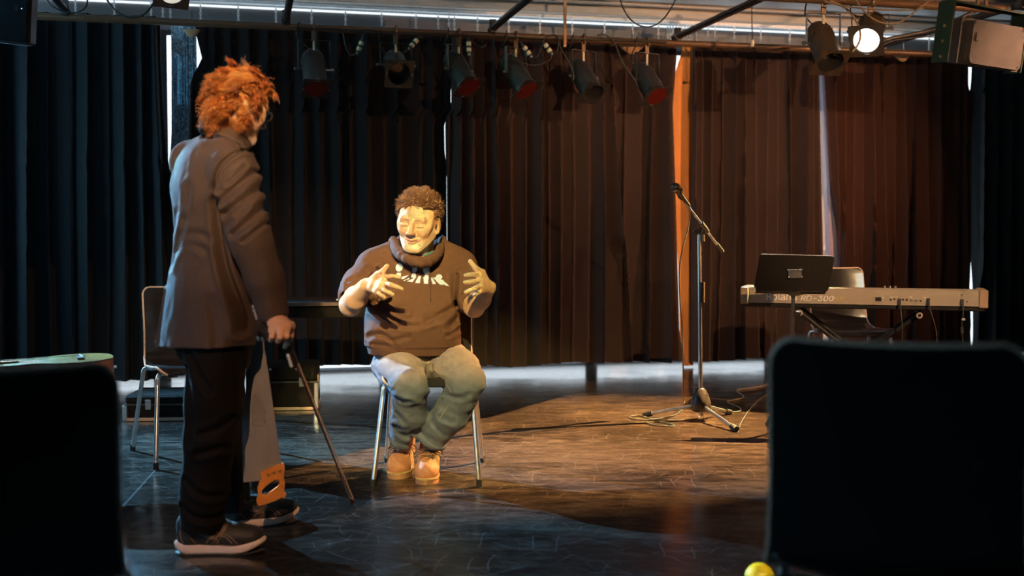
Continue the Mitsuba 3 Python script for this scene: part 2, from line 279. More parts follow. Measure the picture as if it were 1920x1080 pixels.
# chains that hang the curtains from the rail
def link(r=.0105, w=.0027, st=1.25):
    a = np.linspace(0, 2 * np.pi, 11)[:-1]; return tube(np.stack([r * .62 * np.cos(a), 0 * a, r * st * np.sin(a)], 1), w, 5, closed=True)
L0 = link(); L1 = X(L0, rotz(math.pi / 2)); nl = 8
chain = cat([X(L0 if i % 2 == 0 else L1, np.array([[1, 0, 0, 0], [0, 1, 0, 0], [0, 0, 1, -.012 - .0205 * i], [0, 0, 0, 1.]])) for i in range(nl)])
pr('chain_white', (.85, .85, .84), .35)
CH = mikit.ply(chain, 'chain_white', smooth=60)
for u in (-20, 25, 77, 150, 222, 290, 312, 326, 382, 452, 522, 588, 651, 718, 782, 823, 843, 853, 896, 954, 1012, 1072, 1132, 1184, 1232, 1249, 1254, 1259, 1265, 1270, 1275, 1281, 1286, 1291, 1303, 1324, 1337, 1373, 1422, 1476, 1507, 1573, 1605, 1643, 1687, 1735, 1840, 1890):
    s = ws(u, .035); k = thing('curtain_chain', 'short white chain hanging a curtain from the white rail above the pipe', 'chain', 'chains that hang the curtains')
    scene[k] = dict(CH, to_world=T().translate(list(wp(s, .035, 2.812))))

# unseen cool strip light, out of view, placed to light chains and grey wall
k = thing('unseen_strip_light', 'unseen strip light on the ceiling, lights the chains and the grey wall', 'strip light')
part(k, 'housing', wbox(-4.6, 5.6, 1.15, 1.23, 2.83, 2.893), 'fascia_paint', False)
d = mikit.ply(wbox(-4.55, 5.55, 1.148, 1.13, 2.845, 2.875), 'pane_white', smooth=False); part(k, 'lip', wbox(-4.6, 5.6, 1.13, .99, 2.836, 2.842), 'wall_dark', False); d['emitter'] = day((.80, .92, 1.0), 13.0); scene[k + '__tube'] = d  # unseen glowing tube; the lip keeps its light off the curtains
# ------------------------------------------------------------------ pipe grid
PZ, POFF = 2.55, 0.56
def back_pt(u, v=None):                     # point of the back pipe's axis at column u
    return wp(ws(u, POFF), POFF, PZ)
def pipe(a, b, m, label, r=.0243, clamps=()):
    k = thing('pipe', label, 'pipe'); part(k, 'tube', rod(a, b, r, 20), m)
    d = (np.asarray(b, float) - a) / np.linalg.norm(np.asarray(b, float) - a)
    for e, sgn in ((a, 1), (b, -1)): part(k, 'end_cap', rod(np.asarray(e), np.asarray(e) + d * sgn * .03, r * 1.12, 20), 'black_rubber')
    for t in clamps:
        c = np.asarray(a) + d * t; part(k, 'clamp', cat([rod(c - d * .03, c + d * .03, r * 1.35, 18), bx((.05, .03, .07), c + A(0, 0, .03))]), 'dark_steel')
    return k
S0 = ws(58, POFF)
pipe(wp(S0, POFF, PZ), wp(ws(1935, POFF), POFF, PZ), 'pipe_warm_lit', 'long horizontal steel pipe in front of the curtain tops carrying six dark lamps')
F0 = 2.25
sF = lambda u: ws(u, F0)
pipe(wp(sF(1285), F0, PZ), wp(sF(1880), F0, PZ), 'pipe_warm_lit', 'warm lit pipe across the upper right corner that carries the lit lamp', r=.027)
for u, lab in ((133, 'dark pipe running toward the hall at the upper left, beside the left loudspeaker'), (540, 'dark pipe running toward the hall, left of the leftmost dark lamp'),
               (921, 'dark pipe running toward the hall between the third and the fourth dark lamp'), (1262, 'dark pipe running toward the hall right of the sixth dark lamp'), (1640, 'dark pipe with cables running toward the hall below the lit lamp')):
    s = ws(u, POFF - .03); z = PZ + .045
    pipe(wp(s, POFF - .03, z), wp(s, POFF + 3.0, z), 'pipe_black', lab, clamps=(.06, 1.7))
# flat wooden stick hanging by the pipe
sk = ws(1058, POFF + .05)
k = thing('wooden_batten', 'thin brown wooden stick hanging upright in front of the long pipe', 'stick')
part(k, 'stick', wbox(sk - .011, sk + .011, POFF + .06, POFF + .045, 2.49, 2.87), 'tan_card')
part(k, 'end_tip', wbox(sk - .010, sk + .010, POFF + .061, POFF + .044, 2.48, 2.492), 'cream_tape')

# ------------------------------------------------------------------ lamps (parabolic cans)
def can_mesh():
    prof = [(0, -.150), (.030, -.150), (.052, -.140), (.070, -.118), (.080, -.085), (.083, -.06), (.0845, -.058), (.0845, -.046), (.083, -.044), (.083, .165), (.088, .168), (.088, .176), (.079, .176), (.079, -.04), (.06, -.09), (0, -.11)]
    m = lathe(prof, 30)
    holes = cat([ball((.0835 * math.cos(a), .0835 * math.sin(a), z), .0042, 1) for z in (-.072, -.028) for a in np.arange(0, 6.28, .35)])
    return m, holes
CAN, HOLES = can_mesh()
def gel_frame():
    p = rpoly(.205, .205, .006).difference(Point(0, 0).buffer(.083, quad_segs=12)); m = ext(p, .004); m.apply_translation((0, 0, .178)); return m
GEL = gel_frame()
def clips(): return ([bx((.03, .006, .03), (x * .088, y * .088, .175), .001) for x, y in ((0, 1), (0, -1))] + [bx((.006, .03, .03), (x * .09, 0, .175), .001) for x in (1, -1)])
CLIPS = clips()
BORE = lathe([(0, -.035), (.040, -.03), (.068, .0), (.0785, .04), (.0785, .17), (.0775, .17), (.0775, .042), (.066, .004), (.038, -.025), (0, -.03)], 28)
LENS = lathe([(0, .088), (.05, .086), (.0775, .078), (.0775, .074), (0, .078)], 28)
DISC = lathe([(0, .182), (.0825, .182), (.0825, .1815), (0, .1815)], 28)
def par_can(p, d, drop, label, gel=None, lit=None, yoke_mat='dark_steel', body='can_black', group='dark lamps on the long pipe'):
    """a stage lamp hung at the pipe's point p, shining along d"""
    k = thing('stage_lamp', label, 'stage lamp', group); d = np.asarray(d, float) / np.linalg.norm(d)
    piv = p - A(0, 0, drop); side = np.cross(d, [0, 0, 1]); side /= np.linalg.norm(side)
    M = frame(z=d, x=side, o=piv - d * .01)
    part(k, 'body', X(CAN, M), body, 40); part(k, 'vent_holes', X(HOLES, M), 'lens_dark', kind='stuff')
    part(k, 'gel_frame', X(GEL, M), body if not lit else 'gun_metal', False); [part(k, 'frame_clip', X(c_, M), 'dark_steel') for c_ in CLIPS]
    part(k, 'reflector', X(BORE, M), 'dark_steel' if not lit else 'steel', True)
    if lit:
        ds = mikit.ply(X(LENS, M), 'pane_white', smooth=True); ds['emitter'] = day((1.0, .93, .78), lit); n = numbered(k + '__lens'); scene[n] = ds
        labels[n] = {'label': 'glowing white lens'}
    elif gel: part(k, 'gel', X(DISC, M), gel, False, label='dark red colour filter')
    else: part(k, 'lens', X(LENS, M), 'lens_dark', True)
    h = drop - .085; top = piv + A(0, 0, h); w = .112; yo = A(0, 0, 1)
    bar = lambda a, b: (lambda c, L, Z: X(bx((.003, .024, L), b=.001), frame(z=Z, x=(side if abs(Z @ side) < .5 else A(0, 0, 1)), o=c)))((a + b) / 2, np.linalg.norm(b - a), (b - a) / np.linalg.norm(b - a))
    part(k, 'yoke', cat([bar(piv - side * w, top - side * w), bar(piv + side * w, top + side * w), bar(top - side * w, top + side * w)]), yoke_mat)
    for sg in (-1, 1): part(k, 'knob', cat([rod(piv + side * sg * .085, piv + side * sg * .128, .006, 10), ball(piv + side * sg * .13, .013, 1)]), 'chrome' if sg < 0 else 'dark_steel')
    # hook clamp over the pipe
    a = np.linspace(-.35 * np.pi, 1.15 * np.pi, 14); nrm = NW
    hook = tube([p + nrm * .034 * math.cos(t) + A(0, 0, .034 * math.sin(t)) for t in a], .009, 8)
    part(k, 'hook_clamp', cat([hook, bx((.03, .022, .075), p - A(0, 0, .055)), rod(p - A(0, 0, .03) + nrm * .05, p - A(0, 0, .03) + nrm * .01, .006, 8)]), 'pipe_warm_lit')
    part(k, 'clamp_bolt', rod(p - A(0, 0, .085), p - A(0, 0, drop - .07), .0085, 12), 'cream_tape')
    # cable tail from the rear cap
    r0 = piv - d * .15; q = spline([r0, r0 - d * .05 + side * .03, p + side * .12 - A(0, 0, .05), p + side * .10 + A(0, 0, .03)], 16)
    part(k, 'power_cord', tube(q, .005, 6), 'cable_black')
    return k
V = lambda x, y, z: EW * x - NW * y * 1.0 + A(0, 0, z)      # along the wall, away from the hall, up
par_can(back_pt(592), V(.06, -.52, -.85), .29, 'dark stage lamp with a red filter, first of the six on the long pipe', 'gel_red')
par_can(back_pt(744), V(.04, -.90, -.50), .24, 'dark stage lamp, second from the left on the long pipe, with an empty square frame')
par_can(back_pt(861), V(.34, -.55, -.80), .26, 'dark red-filtered stage lamp above the slit of light, third on the long pipe', 'gel_red')
par_can(back_pt(967), V(.38, -.52, -.80), .27, 'dark red-filtered stage lamp with a steeply tilted frame, fourth on the long pipe', 'gel_red')
par_can(back_pt(1093), V(.26, -.60, -.78), .28, 'dark stage lamp with a plain frame, fifth on the long pipe')
par_can(back_pt(1211), V(.24, -.62, -.75), .29, 'dark red-filtered stage lamp beside the orange curtain strip, sixth on the long pipe', 'gel_red')
pB = wp(sF(1538), F0, PZ)
pr('can_bronze', (.085, .058, .036), .45, .4)
par_can(pB, V(-.02, -.62, -.78), .27, 'large bronze unlit stage lamp left of the lit lamp, hanging nearer the hall', None, body='can_bronze', yoke_mat='steel', group='lamps on the front pipe')
pL = wp(sF(1625), F0, PZ)
LD = V(-.52, -.62, -.52)
par_can(pL, LD, .17, 'lit stage lamp with a glowing white lens at the upper right', None, lit=9.0, body='can_bronze', group='lamps on the front pipe')
ld = LD / np.linalg.norm(LD); lp = pL - A(0, 0, .17) + ld * .22
spot('lamp_lit', lp, (0.72, 6.3, 0), (1.0, .48, .16), 800, 30, 13)
# lamps cut by the top edge of the picture
pT = wp(ws(318, 1.7), 1.7, PZ + .13)
par_can(pT, V(.25, -.75, -.45), .10, 'stage lamp showing only its white rim at the top edge above the sequin curtain', None, lit=1.2, group='lamps cut by the top edge')

# ------------------------------------------------------------------ cables and plugs on the pipes
def cable(pts, r, m, label, name='cable', n=40, group=None):
    k = thing(name, label, 'cable', group); part(k, 'lead', tube(spline(pts, n), r, 7), m, 60); return k
def plug(k, c, d, m='cream_tape'):
    d = np.asarray(d, float) / np.linalg.norm(d)
    part(k, 'plug', cat([rod(c - d * .045, c + d * .045, .0155, 14), rod(c - d * .065, c - d * .045, .009, 10)]), 'black_plastic')
    for s in (-.022, .020): part(k, 'tape_band', rod(c + d * (s - .013), c + d * (s + .013), .0172, 14), m)
    part(k, 'prong', rod(c + d * .045, c + d * .06, .010, 10), 'steel')
def bp(u, v, o=.6):           # a point seen at (u, v) on a plane o metres in front of the curtains
    o_ = W0 + NW * o; d = ray(u, v); n = NW; t = ((o_ - A(0, 0, HC)) @ n) / (d @ n); return A(0, 0, HC) + d * t
for lab, pts, pl in (
    ('black lamp cable with a taped plug between the first and the second dark lamp', [(642, 62), (648, 85), (660, 104), (668, 100), (677, 80), (684, 62)], (675, 87, -10, 26)),
    ('black lamp cable with a taped plug beside the second dark lamp', [(790, 68), (785, 72), (776, 80), (764, 95), (757, 98)], (776, 81, -14, 16)),
    ('black lamp cable with a taped upright plug right of the third dark lamp', [(912, 82), (905, 88), (892, 84), (880, 76), (879, 90), (880, 110), (884, 130)], (879, 88, 1, 20)),
    ('black lamp cable with a taped plug just right of the fourth dark lamp', [(974, 78), (982, 90), (992, 105), (1002, 108), (1012, 95), (1020, 80)], (988, 95, 12, 16)),
    ('black lamp cable with a taped plug, between the fourth and the fifth dark lamp', [(960, 110), (985, 120), (1012, 121), (1034, 106), (1028, 92), (1018, 80), (1042, 66), (1046, 90), (1042, 104)], (1027, 90, 12, 17))):
    k = cable([bp(u, v, .62 + .015 * (i % 2)) for i, (u, v) in enumerate(pts)], .0058, 'cable_black', lab, 'lamp_cable', 50)
    a = bp(pl[0], pl[1], .635); b = bp(pl[0] + pl[2], pl[1] + pl[3], .635); plug(k, a, b - a)
k = cable([bp(u, v, .62) for u, v in ((1046, 70), (1052, 92), (1068, 120), (1075, 140), (1074, 150))], .006, 'cable_black', 'black cable hanging down to the fifth dark lamp', 'lamp_cable')
k = cable([bp(u, v, .62) for u, v in ((1120, 66), (1140, 68), (1152, 80), (1160, 100), (1172, 125), (1190, 150), (1196, 168))], .006, 'cable_black', 'black cable hanging down left of the sixth dark lamp', 'lamp_cable')
k = cable([bp(u, v, .60) for u, v in ((555, 58), (640, 56), (720, 62), (800, 64), (860, 66), (930, 68), (1010, 72), (1100, 74), (1180, 76), (1250, 80))], .008, 'cable_black', 'black cable lying along the top of the long pipe', 'pipe_cable', 80)
for lab, o, pts, m, r in (
    ('thick black cable loop hanging in front of the grey wall, left of the white slit', 1.3, ((198, -6), (215, 18), (245, 33), (268, 28), (285, 10), (293, -8)), 'cable_black', .006),
    ('thin black cable loop at the upper left beside the pipe', 1.3, ((88, -5), (96, 10), (110, 18), (140, 24), (158, 16), (163, -4)), 'cable_black', .005),
    ('black cable sagging across the ceiling above the sixth dark lamp', 1.2, ((1162, -6), (1172, 22), (1195, 46), (1220, 50), (1245, 34), (1268, -4)), 'cable_black', .005),
    ('tan cable looping in front of the lit lamp', 2.3, ((1555, 2), (1580, 12), (1606, 40), (1613, 70), (1600, 95), (1578, 105), (1562, 100)), 'cable_tan', .007),
    ('thin tan cable sagging below the warm lit pipe at the upper right', 2.4, ((1545, 2), (1580, 11), (1650, 18), (1700, 19), (1750, 10)), 'cable_tan', .005),
    ('thin tan cable swinging from the lit lamp to the warm lit pipe', 2.45, ((1603, -4), (1625, 26), (1660, 44), (1690, 40), (1720, 18), (1760, -2)), 'cable_tan', .005),
    ('bundle of black cables running along the pipe to the right loudspeaker', 1.4, ((1640, 82), (1700, 66), (1760, 52), (1800, 34), (1850, 14)), 'cable_black', .014),
    ('thin black cable below the bundle left of the right loudspeaker', 1.3, ((1650, 88), (1700, 72), (1750, 66), (1790, 50), (1830, 40)), 'cable_black', .006),
    ('thin black wire with a small cream socket hanging right of the sixth dark lamp', .8, ((1410, -5), (1410, 40), (1411, 75)), 'cable_black', .004)):
    k = cable([bp(u, v, o) for u, v in pts], r, m, lab)
a = bp(1411, 80, .8); part(k, 'socket', rod(a + A(0, 0, .02), a - A(0, 0, .03), .013, 12), 'cream_tape')
# small tan bowls under the curtain tops
def bowl(u, v, w, lab):
    c = bp(u, v, .40); a = np.linspace(0, math.pi, 13)
    prof = [(w * .12, -.055), (w * .40, -.045), (w * .75, -.022), (w, .0), (w * .96, .002), (w * .7, -.016), (w * .35, -.038), (0.0, -.045)]
    k = thing('wall_lamp_bowl', lab, 'bowl'); part(k, 'bowl', X(lathe([(0, -.056)] + prof, 24), np.array([[1, 0, 0, c[0]], [0, .45, 0, c[1]], [0, 0, 1, c[2]], [0, 0, 0, 1.]])), 'tan_card', 50)
    part(k, 'hanger', rod(c + A(0, 0, -.045), c + A(0, 0, .13), .004, 8), 'dark_steel')
bowl(360, 56, .062, 'small tan bowl under the long pipe beside the white slit'); bowl(1185, 88, .09, 'tan bowl under the long pipe left of the sixth dark lamp'); bowl(1692, 103, .07, 'pale shallow bowl under the long pipe left of the right loudspeaker')

# ------------------------------------------------------------------ loudspeakers
def speaker_right():
    k = thing('loudspeaker', 'grey grilled loudspeaker on a green lit bracket hanging at the upper right', 'loudspeaker')
    c = at(1832, 86, 6.9); yaw = math.radians(24)
    M = rotz(yaw, c) @ rotx(math.radians(6)) @ roty(math.radians(3))
    w, h, dp = .50, .27, .26
    cab = hull([(x * w / 2 * (1 if y < 0 else .72), y * dp / 2, z * h / 2 * (1 if y < 0 else .8)) for x in (-1, 1) for y in (-1, 1) for z in (-1, 1)])
    part(k, 'cabinet', X(cab, M @ np.array([[1, 0, 0, 0], [0, 1, 0, .03], [0, 0, 1, 0], [0, 0, 0, 1.]])), 'black_plastic', False)
    g = ext(rpoly(.42, .255, .03), .03, frame(x=(1, 0, 0), y=(0, 0, 1))); g.apply_translation((.03, -.10, 0))
    scene['grille_grey'] = dict(type='twosided', bsdf=dict(type='principled', base_color=proc(lambda p, n, uv: mi.Color3f(.055, .047, .045) * (.75 + .5 * fbm(p.x * 22, p.y * 22, p.z * 22))), roughness=.5, metallic=.3))
    part(k, 'grille', X(g, M), 'grille_grey')
    pl = bx((.02, .006, .05), (-.145, -.135, .03), .001); part(k, 'badge', X(pl, M), 'gun_metal')
    for x, z in ((-.17, .11), (.22, .11), (-.17, -.11), (.22, -.11)): part(k, 'screw', X(ball((x, -.132, z), .006, 1), M), 'steel')
    br = k + '__bracket'
    part(k, 'bracket', X(cat([bx((.012, .13, .36), (-.30, -.02, .045), .002), bx((.62, .09, .012), (0, -.02, .225), .002), bx((.012, .13, .36), (.30, -.02, .045), .002)]), M), 'metal_green_lit')
    for z in (-.10, -.01, .08): part(k, 'bracket_bolt', X(rod((-.312, -.03, z), (-.295, -.03, z), .009, 8), M), 'brass')
    top = c + A(0, 0, .225); part(k, 'hanger', cat([rod(top, A(top[0], top[1], 2.56), .012, 12), rod(top + A(.05, 0, 0), A(top[0] + .05, top[1], 2.56), .012, 12)]), 'pipe_warm_lit')
speaker_right()
def speaker_left():
    k = thing('loudspeaker', 'black loudspeaker with a tiny blue light cut by the upper left corner', 'loudspeaker')
    c = at(-6, 10, 5.0); M = rotz(math.radians(18), c) @ rotx(math.radians(8)) @ roty(math.radians(4))
    part(k, 'cabinet', X(bx((.30, .30, .42), (0, .05, .05), .012), M), 'black_plastic')
    part(k, 'grille', X(bx((.27, .02, .39), (0, -.105, .05), .01), M), 'black_paint')
    part(k, 'badge', X(bx((.014, .004, .026), (.092, -.117, -.005), .001), M), 'gun_metal')
    d = mikit.ply(X(ball((.112, -.117, -.005), .0028, 1), M), 'pane_white'); d['emitter'] = day((.35, .6, 1.0), 2.0); scene[k + '__indicator'] = d
    part(k, 'bracket', X(cat([bx((.33, .05, .012), (0, .05, .275), .002), rod((0, .05, .27), (0, .05, .46), .012, 12)]), M), 'dark_steel')
speaker_left()
# ------------------------------------------------------------------ shell chairs
def chair_parts():
    """a stacking shell chair at the origin, facing -y; returns name -> (mesh, bsdf)"""
    # side profile of the one-piece plywood shell: y (front -, back +), z
    prof = spline([(0, -.205, .430), (0, -.185, .452), (0, -.10, .455), (0, .04, .447), (0, .13, .450), (0, .175, .480), (0, .195, .54), (0, .212, .64), (0, .235, .75), (0, .25, .83)], 44)
    n = len(prof); m = 19; P = np.zeros((n, m, 3)); W = np.interp(np.linspace(0, 1, n), [0, .1, .4, .55, .7, 1], [.19, .20, .20, .185, .18, .178])
    # rounded top corners
    for i in range(n):
        t = i / (n - 1); w = W[i]
        top = max(0, (t - .955) / .045); w = w - .028 * top ** 2.2; fr = max(0, (.05 - t) / .05); w = w - .03 * fr ** 2
        x = np.linspace(-w, w, m); curve = .018 * (x / w) ** 2 * (0.4 if t < .4 else 1.0)
        tang = prof[min(i + 1, n - 1)] - prof[max(i - 1, 0)]; tang /= np.linalg.norm(tang); nrm = np.array([0, -tang[2], tang[1]])
        P[i] = prof[i] + np.stack([x, 0 * x, 0 * x], 1) + nrm[None] * curve[:, None]
    shell = sheet(P, .011)
    edge_l = [P[i, 0] for i in range(n)] + [P[-1, j] for j in range(1, m)] + [P[i, -1] for i in range(n - 2, -1, -1)]
    rim = tube(spline(edge_l, 110), .0062, 8)
    out = [('shell', shell, 'shell_black', 40), ('edge', rim, 'wood_edge', 40)]
    for sx in (-1, 1):
        for sy, ft in ((-1, -.26), (1, .265)):
            top = A(sx * .155, sy * .12, .432); knee = A(sx * .195, sy * .155, .425); foot = A(sx * .232, ft, .012)
            pts = np.vstack([spline([top, top * .6 + knee * .4 + A(0, 0, .003), knee - A(sx * .006, 0, -.004), knee + (foot - knee) * .06, knee + (foot - knee) * .14], 10), [foot]])
            out.append(('leg', tube(pts, .0108, 14), 'chrome', 50))
            out.append(('foot_cap', rod(foot + A(0, 0, .02), foot - A(0, 0, .012), .0135, 12), 'black_rubber', 30))
    for sy in (-1, 1): out.append(('cross_bar', rod((-.155, sy * .12, .432), (.155, sy * .12, .432), .010, 12), 'chrome', 40))
    out.append(('under_frame', cat([rod((s * .10, -.12, .436), (s * .10, .12, .436), .009, 10) for s in (-1, 1)]), 'dark_steel', 40))
    return out
CHAIR = [(n, mikit.ply(m, b, smooth=s)) for n, m, b, s in chair_parts()]
EDGE_FRONT = None
def chair(x, y, yaw, label, z=0, group=None, scale=1.0, name='shell_chair'):
    k = thing(name, label, 'chair', group); M = T().translate([x, y, z]).rotate([0, 0, 1], math.degrees(yaw)).scale(scale)
    for n, d in CHAIR:
        q = numbered(k + '__' + n); scene[q] = dict(d, to_world=M)
    return k
chair(-1.60, 5.55, math.radians(30), 'black shell chair with chrome legs behind the standing man, facing the seated man')
SEATX, SEATY = -.375, 5.11
chair(SEATX, SEATY, math.radians(0), 'shell chair with chrome legs that the seated man sits on')
kx = at(1597, 560, 7.2)[0]
chair(kx + .03, 7.34, math.radians(6), 'black shell chair behind the keyboard', scale=1.05)
# the audience's chairs in front of the camera, seen from behind
chair(.71, 2.05, math.radians(180 - 20), 'black chair back in the right foreground, close to the camera', group=None, scale=1.11)
chair(-.93, 2.02, math.radians(180 + 22), 'black chair back in the left foreground, close to the camera', scale=1.06)

# ------------------------------------------------------------------ microphone stand
mb = floor_at(1314, 788); mx, my = mb[0], mb[1]
k = thing('microphone_stand', 'chrome boom microphone stand on a tripod base right of the seated man', 'microphone stand')
jt = at(1311, 433, my); P0 = A(mx, my, 0)
part(k, 'pole', rod(A(mx, my, .03), A(jt[0], my, jt[2] - .02), .0125, 16), 'chrome', 50)
mid = at(1313, 548, my)[2]
part(k, 'height_clutch', rod(A(mx, my, mid - .06), A(mx, my, mid + .06), .0185, 16), 'gun_metal')
part(k, 'pole_cap', rod(A(mx, my, jt[2] - .06), A(mx, my, jt[2] - .02), .016, 14), 'dark_steel')
hub = lathe([(0, .055), (.048, .055), (.060, .075), (.058, .11), (.046, .15), (.028, .185), (.016, .195), (0, .195)], 24)
part(k, 'base_hub', X(hub, np.array([[1, 0, 0, mx], [0, 1, 0, my], [0, 0, 1, 0], [0, 0, 0, 1.]])), 'black_plastic', 50)
for (u, v), lab in (((1212, 776), 0), ((1366, 772), 0), ((1378, 803), 0)):
    e = floor_at(u, v, .018); a0 = P0 + (e - P0) * .10 + A(0, 0, .085); part(k, 'leg', rod(a0, e, .0105, 12), 'chrome', 50)
    d = (e - a0) / np.linalg.norm(e - a0); part(k, 'leg_tip', rod(e - d * .035, e + d * .02, .0175, 12), 'black_rubber')
m0 = at(1279, 372, my - .14); m1 = at(1350, 466, my + .10)
part(k, 'boom', rod(m0, m1, .008, 14), 'chrome', 50)
bd = (m1 - m0) / np.linalg.norm(m1 - m0); part(k, 'counterweight', rod(m1 - bd * .045, m1 + bd * .03, .014, 14), 'gun_metal')
jc = m0 + bd * ((jt - m0) @ bd)
part(k, 'boom_clutch', cat([rod(jc - bd * .04, jc + bd * .04, .017, 14), rod(A(jt[0], my, jt[2] - .03), jc, .012, 12), rod(jc + A(-.05, 0, -.03), jc, .007, 10)]), 'dark_steel')
part(k, 'clutch_knob', ball(jc + A(-.055, 0, -.033), .014, 2), 'black_plastic')
mc0 = m0 - bd * .0; part(k, 'clip', cat([tube(spline([mc0, mc0 + A(-.018, -.01, .01), mc0 + A(-.02, -.02, .035), mc0 + A(-.005, -.03, .05)], 12), .009, 10)]), 'gun_metal')
k2 = thing('microphone', 'dark handheld microphone with a mesh head in the clip of the boom', 'microphone')
ma, mbb = at(1262, 346, my - .22), at(1277, 366, my - .16); d = (ma - mbb) / np.linalg.norm(ma - mbb); o = mbb - d * .03
part(k2, 'handle', X(lathe([(0, -.07), (.0105, -.07), (.012, 0), (.0175, .075), (0, .075)], 20), frame(z=d, x=(0, 1, 0), o=o)), 'gun_metal', 40)
part(k2, 'grille', X(lathe([(0, .073), (.018, .075), (.0245, .088), (.0265, .10), (.0245, .115), (.016, .127), (0, .131)], 20), frame(z=d, x=(0, 1, 0), o=o)), 'dark_steel', 50)
part(k2, 'grille_band', X(lathe([(.0255, .095), (.028, .095), (.028, .104), (.0255, .104)], 20), frame(z=d, x=(0, 1, 0), o=o)), 'steel')
# its cable: down from the mic, to coils by the base and away to the right
p0 = o - d * .07
hang = [p0, p0 + A(.01, .02, -.06), at(1279, 470, my - .1), at(1278, 600, my - .05), at(1281, 700, my - .02), floor_at(1283, 750, .006), floor_at(1275, 772, .006), floor_at(1240, 784, .006), floor_at(1200, 787, .006), floor_at(1180, 783, .006), floor_at(1190, 779, .006), floor_at(1235, 790, .006), floor_at(1262, 799, .006), floor_at(1240, 799, .006), floor_at(1215, 789, .012), floor_at(1255, 788, .012), floor_at(1300, 786, .006), floor_at(1312, 778, .006)]
cable(hang, .0042, 'cable_tan', 'tan microphone cable hanging from the microphone and lying in loops by the stand', 'microphone_cable', 140)
cable([floor_at(u, v, .006) for u, v in ((1360, 771), (1380, 772), (1389, 767), (1372, 758), (1364, 753), (1385, 748), (1394, 743), (1383, 735), (1386, 730), (1410, 727), (1440, 720), (1490, 712))], .0045, 'cable_tan', 'tan cable winding over the floor from the microphone stand to the keyboard', 'floor_cable', 90)
cable([floor_at(u, v, .006) for u, v in ((1384, 812), (1390, 792), (1408, 765), (1428, 746), (1470, 728))], .003, 'cable_tan', 'thin tan cord on the floor right of the front leg of the microphone stand', 'floor_cable', 40)

# ------------------------------------------------------------------ keyboard
KL, KR = at(1391, 575, 7.0), at(1849, 600, 6.55); kz0, kz1 = .655, .772
ax = (KR - KL) * A(1, 1, 0); KLEN = np.linalg.norm(ax); ax /= KLEN; ay = A(-ax[1], ax[0], 0)          # along it, and away from the hall
KM = np.eye(4); KM[:3, 0], KM[:3, 1], KM[:3, 3] = ax, ay, A(KL[0], KL[1], 0)
scene['board_metal'] = dict(type='twosided', bsdf=dict(type='principled', base_color=proc(lambda p, n, uv: mi.Color3f(.36, .30, .23) * (.9 + .2 * fbm(p.x * 8, p.y * 8, p.z * 40))), roughness=.4, metallic=.15))
k = thing('keyboard', 'long stage piano with a silver brown back panel, on a crossed stand', 'keyboard')
body = ext(Polygon([(0, kz0 + .022), (0, kz1), (.10, kz1 + .004), (.13, kz1 - .02), (.31, kz1 - .035), (.31, kz0 + .022)]), KLEN, np.array([[0, 0, 1, 0], [1, 0, 0, 0], [0, 1, 0, 0], [0, 0, 0, 1.]]))
part(k, 'case', X(body, KM), 'board_metal', False)
part(k, 'bottom', X(bx((KLEN - .01, .30, .03), (KLEN / 2, .16, kz0 + .008), .006), KM), 'black_paint')
for x in (-.006, KLEN + .006): part(k, 'end_cheek', X(bx((.05, .325, kz1 - kz0 - .01), (x + (.022 if x < 0 else -.022), .152, (kz0 + kz1) / 2 + .008), .006), KM), 'end_cheek' if 'end_cheek' in scene else pr('end_cheek', (.30, .20, .13), .4))
wk = (KLEN - .12) / 52
for i in range(52): part(k, 'white_key', X(bx((wk - .001, .14, .012), (.06 + wk * (i + .5), .24, kz1 - .022), .001), KM), 'cream', False)
for i in range(51):
    if (i % 7) not in (1, 4): part(k, 'black_key', X(bx((.010, .09, .012), (.06 + wk * (i + 1), .215, kz1 - .012), .001), KM), 'black_paint', False)
for u in (1659, 1669, 1679): x = (at(u, 541, 6.72) - A(KL[0], KL[1], 0)) @ ax; part(k, 'knob', X(rod((x, .06, kz1), (x, .06, kz1 + .018), .006, 10), KM), 'steel')
FM = KM @ np.array([[1, 0, 0, 0], [0, 0, 1, -.0022], [0, 1, 0, 0], [0, 0, 0, 1.]])     # text plane on the back panel (x along, y up)
kf = lambda u, v: (lambda q: ((q - A(KL[0], KL[1], 0)) @ ax, q[2]))(KL_plane(u, v))
def KL_plane(u, v):
    d = ray(u, v); t = ((KL - A(0, 0, HC)) @ ay) / (d @ ay); return A(0, 0, HC) + d * t
scene['print_white'] = dict(type='twosided', bsdf=dict(type='principled', base_color=rgb(.85, .82, .75), roughness=.5))
pr('print_gold', (.55, .42, .18), .5)
def text(s, u0, v0, u1, h, m, bold=True, slant=0.0, stretch=None):
    t = meshkit.text_mesh(s, h, .0012, bold); x0, y0 = kf(u0, v0); x1, _ = kf(u1, v0); w = t.bounds[1, 0] - t.bounds[0, 0]
    t.vertices[:, 0] = (t.vertices[:, 0] - t.bounds[0, 0]) * (x1 - x0) / w
    t.vertices[:, 0] += slant * t.vertices[:, 1]; t.apply_translation((x0, y0, -.0006)); t.vertices[:, 2] *= -1
    m_ = X(t, FM); m_.invert() if np.linalg.det(FM[:3, :3]) < 0 else None
    part(k, 'lettering', m_, m, False)
hh = kf(1440, 548)[1] - kf(1440, 561)[1]
text('Roland', 1437, 561.5, 1494, hh * .95, 'print_white')
text('RD-300', 1501, 563.5, 1562, hh * .72, 'print_white', True, .25); text('NX', 1563, 564, 1582, hh * .55, 'print_gold', False, .2)
def dot(u, v, r, m, name='socket', depth=.004):
    x, z = kf(u, v); part(k, name, X(lathe([(0, 0), (r, 0), (r, depth), (r * .6, depth), (r * .5, .001), (0, .001)], 14), KM @ np.array([[1, 0, 0, x], [0, 0, 1, -depth], [0, -1, 0, z], [0, 0, 0, 1.]]) @ np.diag([1., 1, 1, 1])), m)
